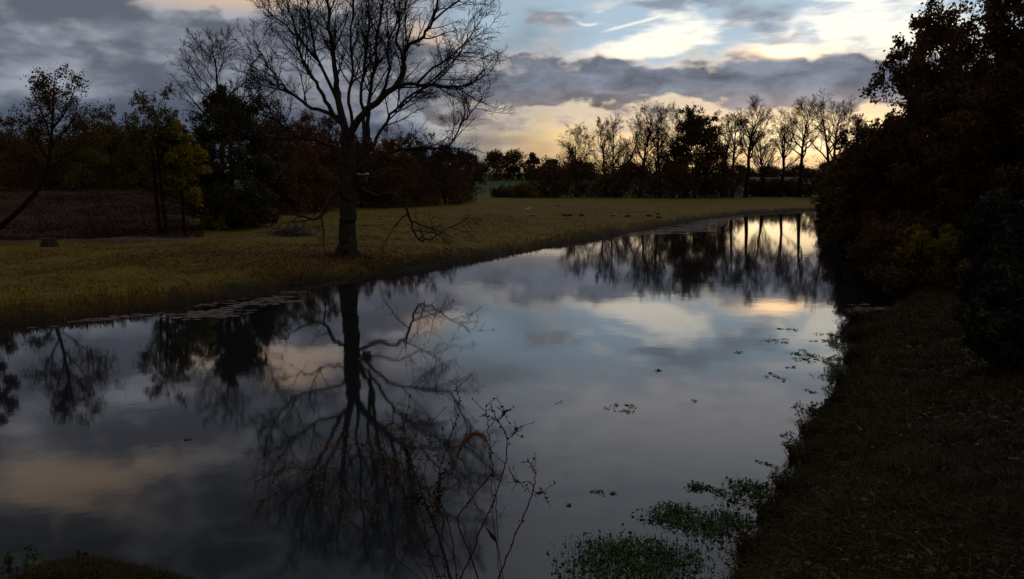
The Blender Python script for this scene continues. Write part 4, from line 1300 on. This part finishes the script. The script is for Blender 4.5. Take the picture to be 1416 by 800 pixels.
# scum: flat ragged sheets lying on the water
m_, nt, b = new_mat('pond_scum')
b.inputs['Base Color'].default_value = (.12, .102, .092, 1); b.inputs['Roughness'].default_value = .95; set_spec(b, .05)
M['scum'] = m_


def scum(label, pts, thr, seed, stretch=3.0, step=.22, s=.9):
    """pts: outline on the water in photo pixels"""
    O = np.array([on_level(*p) for p in pts])
    lo, hi = O.min(0), O.max(0)
    ctr = O.mean(0)
    xs = np.arange(lo[0], hi[0], step); ys = np.arange(lo[1], hi[1], step)
    gx, gy = np.meshgrid(xs, ys, indexing='ij')
    c = np.stack([gx.ravel() + step / 2, gy.ravel() + step / 2], 1)
    ins_ = np.zeros(len(c), dtype=bool)
    for i in range(len(O)):
        x1, y1 = O[i]; x2, y2 = O[(i + 1) % len(O)]
        cond = (y1 > c[:, 1]) != (y2 > c[:, 1])
        ins_ ^= cond & (c[:, 0] < (x2 - x1) * (c[:, 1] - y1) / (y2 - y1 + 1e-12) + x1)
    edge_d = seg_dist(c, [tuple(p) for p in O] + [tuple(O[0])])
    nz_ = vnoise(c[:, 0] / stretch, c[:, 1], s, seed) * .6 + vnoise(c[:, 0] / stretch, c[:, 1], s * .3, seed + 1) * .4
    keep = ins_ & (nz_ - .38 * (1 - np.clip(edge_d / (step * 7), 0, 1)) + (np.random.default_rng(seed).uniform(size=len(c)) - .5) * .34 > thr)
    c = c[keep]
    rng = np.random.default_rng(seed)
    n = len(c)
    a = np.arange(6) / 6 * 2 * np.pi
    r = step * rng.uniform(.45, .85, (n, 6))
    ring = np.stack([c[:, None, 0] - ctr[0] + np.cos(a) * r * 1.3, c[:, None, 1] - ctr[1] + np.sin(a) * r * .8, np.broadcast_to((rng.uniform(.004, .02, n))[:, None], (n, 6))], -1).reshape(-1, 3)
    o = part('scum_sheet', mesh_from('scum_sheet', ring, np.arange(6 * n).reshape(n, 6)), M['scum'], smooth=False, loc=(ctr[0], ctr[1], 0))
    o.name = 'floating_scum'
    return tag(o, label, 'pond scum', kind='stuff')


scum('pale sheet of floating scum against the far bank before the bare trees', [(846, 331), (880, 321), (930, 313), (985, 303), (1030, 298), (1020, 303), (1000, 312), (985, 321), (960, 325), (925, 324), (895, 326)], .16, 801, step=.4, s=1.6)
scum('thin dull scum streaks below the trunk of the big bare tree', [(205, 434), (260, 424), (330, 413), (380, 402), (430, 402), (420, 416), (360, 428), (330, 440), (250, 442)], .34, 802, step=.16, s=.9)
scum('narrow scum line along the left waterline at the edge of the view', [(-10, 456), (80, 445), (160, 436), (240, 426), (300, 416), (300, 420), (220, 434), (100, 448), (0, 462)], .30, 803, step=.16, s=.8)
scum('greenish scum in the dark corner under the right-hand wood', [(1152, 412), (1235, 410), (1236, 430), (1205, 440), (1165, 430)], .36, 804, step=.16, s=.8)

# ------------------------------------------------------------------ dry weeds standing close to the camera
WY = 2.6


def stem_of(pts, w0, w1, Y0, rng, to_ground=True):
    P = [np.array(at(x, y, Y0 + (i * .012))) for i, (x, y) in enumerate(pts)]
    if to_ground:
        a, b_ = P[0], P[1]
        d = (a - b_) / np.linalg.norm(a - b_)
        d = np.array([d[0] * .5, d[1] * .3, min(-.6, d[2])])
        g = a.copy()
        for _ in range(60):
            g = g + d * .04
            if g[2] < gz(g[0], g[1]) - .02:
                break
        P = [g, (g + a) / 2 + np.array([.01, 0, 0])] + P
    P = np.array(P)
    # resample for slight kinks
    t = np.linspace(0, len(P) - 1, (len(P) - 1) * 3 + 1)
    Q = np.stack([np.interp(t, np.arange(len(P)), P[:, k]) for k in range(3)], 1)
    Q[1:-1] += rng.normal(size=(len(Q) - 2, 3)) * .0016
    return Q, np.linspace(w0, w1, len(Q)) * WY / F * .5


def bud_arrays(C, size, rng):
    """small pointed pods: stretched octahedra"""
    n = len(C)
    a = unit(n, rng); a[:, 2] = np.abs(a[:, 2]) * .8 + .1
    a /= np.linalg.norm(a, axis=1, keepdims=True)
    b_ = np.cross(a, unit(n, rng)); b_ /= np.linalg.norm(b_, axis=1, keepdims=True) + 1e-9
    c = np.cross(a, b_)
    s = (size * rng.uniform(.6, 1.3, n))[:, None]
    V_ = np.stack([C, C + a * s * .5 + b_ * s * .3, C + a * s * .5 + c * s * .3, C + a * s * .5 - b_ * s * .3, C + a * s * .5 - c * s * .3, C + a * s * 1.1], 1).reshape(-1, 3)
    k = np.arange(n)[:, None] * 6
    f = np.array([(0, 2, 1), (0, 3, 2), (0, 4, 3), (0, 1, 4), (5, 1, 2), (5, 2, 3), (5, 3, 4), (5, 4, 1)])
    return V_, (k[:, :, None] + f[None]).reshape(-1, 3)


def dry_weed(label, stems, seed, Y0=WY, bud=.009, nb_=26, mat='seed', twigs=8, top=.35, group='dry weed stems close to the camera', name='weed_plant', blade=None):
    """stems: list of (photo points from the bottom up, width px at base, at top); the first reaches the ground"""
    rng = np.random.default_rng(seed)
    polys, buds = [], []
    for si, (pts, w0, w1) in enumerate(stems):
        Q, Rr = stem_of(pts, w0, w1, Y0 + si * .015, rng, to_ground=(si == 0))
        polys.append((Q, Rr, 2))
        n = len(Q)
        for k in range(twigs):
            i = rng.integers(int(n * (1 - top) * .8), n)
            d = Q[min(i + 1, n - 1)] - Q[max(i - 1, 0)]
            d /= np.linalg.norm(d) + 1e-9
            nd = d * .6 + perp(d, rng) * np.array([1, .5, 1])
            P_, R_, _ = limb_path(Q[i], nd, rng.uniform(.015, .06), .0011, .0007, 3, .25, .02, rng)
            polys.append((P_, R_, 3))
            for q in range(rng.integers(1, 4)):
                buds.append(P_[rng.integers(1, 4)])
        for k in range(nb_):
            i = rng.integers(int(n * .35), n)
            f = rng.uniform()
            buds.append(Q[i - 1] * (1 - f) + Q[i] * f + rng.normal(size=3) * .002)
        buds.append(Q[-1])
    base = polys[0][0][0].copy()
    t = thing(name, label, 'weed', tuple(base), group=group)
    part('stem', tube_mesh('stem', [(p - base, r, l) for p, r, l in polys], lambda l: 6), M['weed'], t)
    part('seed_sprays', mesh_from('seed_sprays', *bud_arrays(np.array(buds) - base, bud, rng)), M[mat], t, smooth=False)
    if blade:
        (x0, y0), (x1, y1) = blade
        A_, B_ = np.array(at(x0, y0, Y0)) - base, np.array(at(x1, y1, Y0)) - base
        mid_ = (A_ + B_) / 2
        s_ = np.cross((B_ - A_) / np.linalg.norm(B_ - A_), np.array([0, 1, 0])) * .006
        part('dry_leaf', mesh_from('dry_leaf', np.array([A_, mid_ + s_ + np.array([0, .004, 0]), B_, mid_ - s_]), np.array([(0, 1, 2, 3)])), M['weed'], t, smooth=False)
    return t


dry_weed('rightmost dry weed stem, arching up to a hooked row of pods above the river', [([(688, 802), (700, 771), (712, 740), (725, 709), (736, 683), (741, 668), (740, 655), (736, 645), (731, 636)], 2.6, 1.4),
         ([(740, 680), (746, 682), (752, 681)], 1.3, .9)], 900, nb_=16, top=.3, twigs=6)
dry_weed('tallest dry weed stem, crossing the others and curving over at the top', [([(634, 802), (645, 780), (656, 757), (664, 734), (674, 711), (682, 692), (690, 670), (698, 646), (701, 628), (702, 607), (696, 594), (688, 580), (683, 570), (679, 558)], 2.8, 1.4),
         ([(702, 607), (708, 602), (713, 598), (715, 592)], 1.2, .8), ([(690, 580), (697, 572), (699, 569)], 1.3, .9), ([(704, 644), (709, 657), (712, 665), (717, 666)], 1.3, .9)], 901, nb_=16, twigs=6)
dry_weed('zigzag dry weed stem kinking back to the right under a cluster of pods', [([(662, 802), (652, 772), (642, 745), (636, 730), (632, 716), (640, 704), (654, 686), (668, 668), (682, 652), (680, 638), (679, 625), (677, 610), (676, 595), (674, 580), (672, 562)], 2.6, 1.2)],
         902, nb_=24, twigs=14, top=.4)
dry_weed('thin straight weed stem carrying a single dry leaf blade', [([(696, 802), (692, 776), (688, 751), (687, 725), (686, 700), (685, 677), (683, 655)], 1.7, 1.0)], 903, nb_=3, twigs=1, blade=((671, 727), (690, 754)))
dry_weed('thick pod-covered dry weed stem left of the zigzag one', [([(624, 802), (619, 784), (615, 768), (608, 745), (600, 722), (593, 704), (586, 686), (578, 666), (571, 647), (563, 628), (556, 606)], 5.5, 1.4),
         ([(600, 722), (604, 700), (606, 680), (610, 655)], 1.8, 1.0), ([(586, 686), (580, 690), (570, 688)], 1.4, .9)], 904, nb_=80, bud=.011, twigs=20, top=.8)
dry_weed('slim dry weed stem rising behind the pod-covered one and leaning right', [([(632, 802), (628, 770), (625, 745), (620, 722), (608, 690), (606, 668), (609, 647), (616, 625), (622, 605), (629, 587), (636, 567), (634, 550), (632, 536)], 2.2, 1.1)], 905, nb_=40, twigs=14, top=.6)
dry_weed('faint dry weed stem standing left of the pod-covered one', [([(612, 802), (596, 772), (582, 744), (566, 712), (552, 680), (540, 648), (532, 618), (524, 590)], 2.0, .9)], 906, nb_=22, twigs=12, top=.7)
dry_weed('faint leafy dry weed with dense twigs among the tree reflections', [([(606, 802), (594, 760), (586, 722), (574, 690), (560, 660), (554, 630), (556, 600), (562, 570), (566, 545)], 2.0, .8), ([(574, 690), (584, 662), (592, 632), (596, 604), (598, 580)], 1.4, .8),
         ([(560, 660), (548, 640), (530, 622), (514, 610)], 1.2, .8)], 907, nb_=12, twigs=8, top=.75)

# arching grasses with fine reddish seed
def plume(label, pts, seed, n=700, spread=.05, Y0=2.9):
    rng = np.random.default_rng(seed)
    Q, Rr = stem_of(pts, 1.6, .7, Y0, rng)
    base = Q[0].copy()
    t = thing('seed_grass', label, 'grass', tuple(base), group='seeding grasses close to the camera')
    polys = [(Q, Rr, 2)]
    m0 = int(len(Q) * .45)
    C = []
    for k in range(60):
        i = rng.integers(m0, len(Q))
        d = Q[i] - Q[i - 1]; d /= np.linalg.norm(d)
        P_, R_, _ = limb_path(Q[i], d + perp(d, rng) * .8, rng.uniform(.03, .10), .0006, .0004, 4, .2, -.08, rng)
        polys.append((P_, R_, 3))
        for q in range(max(1, n // 60)):
            f = rng.uniform(.2, 1) * 4
            j = min(3, int(f))
            C.append(P_[j] * (1 - (f - j)) + P_[j + 1] * (f - j) + rng.normal(size=3) * .004)
    merged('seed_stalk', [(tube_mesh('stalk', [(p - base, r, l) for p, r, l in polys], lambda l: 4), M['weed']), (mesh_from('seeds', *leaf_arrays(np.array(C) - base, .0085, rng, .6)), M['seed_red'])], t)
    return t


plume('reddish seeding grass arching far left across the tree reflection', [(596, 806), (560, 756), (520, 706), (478, 668), (436, 648), (396, 646), (358, 662)], 950)
plume('reddish seeding grass arching left above the first one', [(602, 806), (584, 740), (560, 680), (530, 634), (496, 612), (466, 620)], 951)
plume('drooping reddish seed plume at the far left tip of the grasses', [(590, 806), (540, 764), (480, 716), (430, 684), (392, 676), (366, 690), (352, 712)], 952, n=350)
plume('upright reddish plume behind the pod-covered weed', [(618, 806), (606, 740), (592, 680), (576, 630), (560, 596), (540, 580)], 953, n=420)

# foxtail: bristly nodding head
rng = np.random.default_rng(960)
Q, Rr = stem_of([(692, 806), (688, 768), (684, 730), (681, 690), (679, 650), (677, 625), (674, 612)], 1.6, 1.0, WY - .1, rng)
base = Q[0].copy()
FT = thing('foxtail_grass', 'nodding orange-brown foxtail grass head arching between the dry weeds', 'grass', tuple(base))
part('stalk', tube_mesh('stalk', [(Q - base, Rr, 2)], lambda l: 6), M['weed'], FT)
hp = np.array([np.array(at(x, y, WY - .1)) for x, y in [(674, 612), (671, 605), (666, 600), (659, 598), (652, 600), (645, 605), (639, 613), (635, 622), (633, 630)]]) - base
hr = np.array([.6, 2.2, 3.2, 3.6, 3.7, 3.4, 3.0, 2.2, .8]) * WY / F * .7
M['foxtail'] = noise_mat('foxtail_head', [(.06, .03, .008), (.13, .065, .016), (.17, .095, .03)], 120, .9, 0, .1)
part('seed_head', tube_mesh('seed_head', [(hp, hr, 1)], lambda l: 10), M['foxtail'], FT)
br = []
for k in range(420):
    i = rng.integers(0, len(hp) - 1); f = rng.uniform()
    p = hp[i] * (1 - f) + hp[i + 1] * f; d = hp[i + 1] - hp[i]; d /= np.linalg.norm(d)
    v = perp(d, rng) * .8 + d * .6
    br.append((np.array([p, p + v * rng.uniform(.008, .017)]), np.array([.00035, .0002]), 3))
part('bristles', tube_mesh('bristles', br, lambda l: 3), M['foxtail'], FT)

# ------------------------------------------------------------------ bottom left: bank plants and a dark stub
def clump(label, x, y, h, r, n, seed, mat, name='grass_clump'):
    rng = np.random.default_rng(seed)
    t = thing(name, label, 'grass clump', (x, y, gz(x, y)))
    a = rng.uniform(0, 2 * np.pi, n); rr = r * np.sqrt(rng.uniform(0, 1, n))
    Pb = np.stack([np.cos(a) * rr, np.sin(a) * rr * .6], 1)
    zz = terrain(Pb + np.array([[x, y]]))[0] - gz(x, y)
    V_, F_ = blades(Pb, zz, rng.uniform(.35, 1, n) * h, rng.uniform(.003, .006, n), rng, 1.6)
    part('blades', mesh_from('blades', V_, F_), M[mat], t, smooth=False)
    return t


clump('matted dry grass on the hummock at the bottom left', -4.1, 8.0, .15, 1.15, 14000, 970, 'withered')
clump('darker grass tuft on the right shoulder of the hummock', -3.5, 8.5, .13, .3, 500, 971, 'water_leaf')
x, y = -4.2, 8.3
rng = np.random.default_rng(972)
ST = thing('broken_stub', 'short black broken wooden stub standing in the hummock at the bottom left', 'stub', (x, y, gz(x, y)))
P_ = np.array([(0, 0, -.1), (.005, 0, .05), (.012, 0, .14), (.015, .005, .21)])
part('stub', tube_mesh('stub', [(P_, np.array([.065, .055, .047, .035]), 0), (np.array([(.0, 0, .12), (-.03, 0, .2), (-.045, 0, .25)]), np.array([.045, .03, .01]), 0)], lambda l: 9), M['bark'], ST)
clump('long dry grass around the foot of the big bare trunk', TB[0], TB[1] - .1, .34, 1.1, 1500, 974, 'leaf_brown')
rng = np.random.default_rng(973)
bx, by = -5.3, 8.85
WL = thing('leafy_weed', 'leafy green weed cut by the left edge at the bottom corner', 'weed', (bx, by, gz(bx, by)))
st = []
for k in range(4):
    P_, R_, _ = limb_path(np.array([rng.normal() * .08, rng.normal() * .05, -.03]), np.array([rng.normal() * .3 + .15, 0, 1.0]), rng.uniform(.4, .62), .008, .003, 5, .1, 0, rng)
    st.append((P_, R_, 2))
part('stem', tube_mesh('stem', st, lambda l: 5), M['weed'], WL)
C = np.concatenate([np.repeat(s[0][3:], 8, axis=0) for s in st]); C = C + rng.normal(size=C.shape) * .035
part('leaves', mesh_from('leaves', *leaf_arrays(C, .075, rng, .45)), M['water_leaf'], WL, smooth=False)

# ------------------------------------------------------------------ meadow: stump, geese, fence, brush pile
sx, sy = at(70, 355, 45).x, 45.0
SP = thing('tree_stump', 'low old tree stump with a pale cut top on the left meadow', 'stump', (sx, sy, gz(sx, sy)))
k = 16
a = np.arange(k) / k * 2 * np.pi
rng = np.random.default_rng(980)
lobes = 1 + .12 * np.cos(a * 5 + .4) + rng.normal(size=k) * .04
rings = []
for z_, s_ in ((-.08, 1.35), (.05, 1.15), (.2, 1.0), (.40, .96), (.44, .93)):
    rings.append(np.stack([np.cos(a) * .36 * s_ * (1 + (lobes - 1) * (1.6 - z_ * 2)), np.sin(a) * .33 * s_ * lobes, np.full(k, z_) + (np.cos(a) * .03 if z_ > .3 else 0)], 1))
V_ = np.concatenate(rings)
q = np.array([(r * k + i, r * k + (i + 1) % k, (r + 1) * k + (i + 1) % k, (r + 1) * k + i) for r in range(4) for i in range(k)])
part('bole', mesh_from('bole', V_, q), M['bark'], SP)
top_ = np.concatenate([rings[-1] + np.array([0, 0, .003]), [(0, 0, .45)]])
M['cut_wood'] = noise_mat('cut_wood', [(.14, .115, .085), (.22, .18, .13)], 6, .8, .005, .1)
part('cut_face', mesh_from('cut_face', top_, np.array([(i, (i + 1) % k, k) for i in range(k)])), M['cut_wood'], SP, smooth=False)

M['white_feather'] = noise_mat('white_feather', [(.42, .40, .36), (.62, .60, .55)], 8, .8, 0, .1)
M['brown_feather'] = noise_mat('brown_feather', [(.035, .026, .018), (.07, .052, .034)], 8, .8, 0, .1)
M['buff_feather'] = noise_mat('buff_feather', [(.16, .12, .08), (.26, .20, .14)], 8, .8, 0, .1)
M['bill'] = noise_mat('bill', [(.20, .08, .02), (.28, .12, .03)], 8, .5, 0, .3)


def goose(label, px, py, rz, mat, pose, Y=None):
    """resting goose: one continuous body from tail to head, with wings, bill and feet"""
    x, y = on_level(px, py, .75)
    t = thing('goose', label, 'goose', (x, y, gz(x, y)), R(rz), group='geese resting on the meadow')
    t.scale = (.72, .72, .72)
    if pose == 'up':
        body = [(-.50, .20, .02), (-.40, .21, .055), (-.28, .20, .11), (-.10, .19, .16), (.08, .20, .165), (.22, .24, .13), (.29, .29, .085), (.31, .34, .06), (.31, .38, .05), (.32, .42, .05), (.35, .45, .058), (.40, .45, .045), (.43, .445, .02)]
    else:
        body = [(-.50, .24, .02), (-.40, .25, .055), (-.28, .24, .11), (-.10, .23, .16), (.08, .23, .165), (.22, .22, .125), (.31, .21, .08), (.38, .19, .055), (.43, .14, .046), (.46, .09, .047), (.49, .05, .05), (.52, .02, .035), (.53, .005, .015)]
    P_ = np.array([(a_, 0, b_) for a_, b_, _ in body]); R_ = np.array([c for _, _, c in body])
    part('body', tube_mesh('body', [(P_, R_, 0)], lambda l: 12), M[mat], t)
    for s_ in (-1, 1):
        W_ = [(-.42, .13 * s_, .24, .03), (-.25, .155 * s_, .245, .075), (-.02, .165 * s_, .235, .085), (.14, .14 * s_, .24, .05)]
        part('wing', tube_mesh('wing', [(np.array([w[:3] for w in W_]), np.array([w[3] for w in W_]) * .75, 0)], lambda l: 8), M[mat], t)
        part('leg', tube_mesh('leg', [(np.array([(.02, .06 * s_, .12), (.01, .06 * s_, .05), (.02, .06 * s_, -.01), (.09, .07 * s_, -.012)]), np.array([.02, .014, .014, .02]), 0)], lambda l: 6), M['bill'], t)
    e = P_[-1]; d = P_[-1] - P_[-3]; d /= np.linalg.norm(d)
    part('bill', tube_mesh('bill', [(np.array([e - d * .02, e + d * .03, e + d * .07]), np.array([.022, .017, .006]), 0)], lambda l: 7), M['bill'], t)
    return t


GE = [(730, 291, 20, 'white_feather', 'up', 'white goose sitting up, leftmost of the flock'), (736, 299, 170, 'buff_feather', 'down', 'buff goose grazing just in front of the leftmost white one'),
      (771, 285, 200, 'buff_feather', 'up', 'pale goose farthest back in the flock'), (780, 298, 10, 'brown_feather', 'down', 'dark brown goose grazing near the middle of the flock'),
      (788, 299, 185, 'brown_feather', 'down', 'dark brown goose grazing just right of the other brown one'), (804, 298, 30, 'brown_feather', 'down', 'lone small brown goose right of the brown pair'),
      (848, 298, 10, 'buff_feather', 'down', 'buff goose low in the grass, alone between the two halves of the flock'), (868, 298, 190, 'brown_feather', 'down', 'brown goose right of the lone buff one'),
      (897, 297, 0, 'brown_feather', 'down', 'brown goose at the left of the right-hand trio'), (909, 294, 160, 'buff_feather', 'up', 'buff goose sitting up in the right-hand trio'), (911, 298, 15, 'brown_feather', 'down', 'brown goose nearest the water in the right-hand trio')]
for g_ in GE:
    goose(g_[5], *g_[:5])

# fence below the ploughed field
fence_line = [at(x, 318, 54.2).x for x in (-15, 55, 125, 195)]
fx0 = fence_line[0]
FE = thing('wire_fence', 'old post and wire fence along the lower edge of the ploughed field', 'fence', (fx0, 54.2, gz(fx0, 54.2)))
zb0 = gz(fx0, 54.2)
tops = []
rng = np.random.default_rng(990)
for xx in fence_line:
    zb = gz(xx, 54.2) - zb0
    l_ = rng.normal() * .04
    part('post', tube_mesh('post', [(np.array([(xx - fx0, 0, zb - .15), (xx - fx0 + l_, 0, zb + .6), (xx - fx0 + l_ * 2, 0, zb + 1.2), (xx - fx0 + l_ * 2, 0, zb + 1.23)]), np.array([.05, .045, .04, .02]), 1)], lambda l: 7), M['bark'], FE)
    tops.append((xx - fx0 + l_ * 2, -.06, zb))
for hz_ in (.45, .8, 1.12):
    part('wire', tube_mesh('wire', [(np.array([(a_, b_, c_ + hz_) for a_, b_, c_ in tops]), np.full(len(tops), .004), 2)], lambda l: 4), M['bark'], FE)

# heap of pale brushwood behind the left limb
rng = np.random.default_rng(995)
bx = at(402, 320, 55).x
BP = thing('brush_pile', 'heap of dull grey cut brushwood on the meadow left of the big trunk', 'brush pile', (bx, 55, gz(bx, 55)))
st = []
for k in range(170):
    c = np.array([rng.normal() * .75, rng.normal() * .5, abs(rng.normal()) * .22 + .02])
    d = np.array([rng.normal(), rng.normal() * .7, rng.normal() * .28]); d /= np.linalg.norm(d)
    L = rng.uniform(.5, 1.7)
    p = c - d * L / 2
    p[2] = max(p[2], .0)
    P_, R_, _ = limb_path(p, d, L, rng.uniform(.012, .035), .006, 4, .1, 0, rng)
    P_[:, 2] = np.clip(P_[:, 2], -.02, .9)
    st.append((P_, R_, 2))
M['grey_stick'] = noise_mat('grey_stick', [(.05, .048, .046), (.09, .085, .082)], 6, .9, 0, .1)
part('sticks', tube_mesh('sticks', st, lambda l: 5), M['grey_stick'], BP)
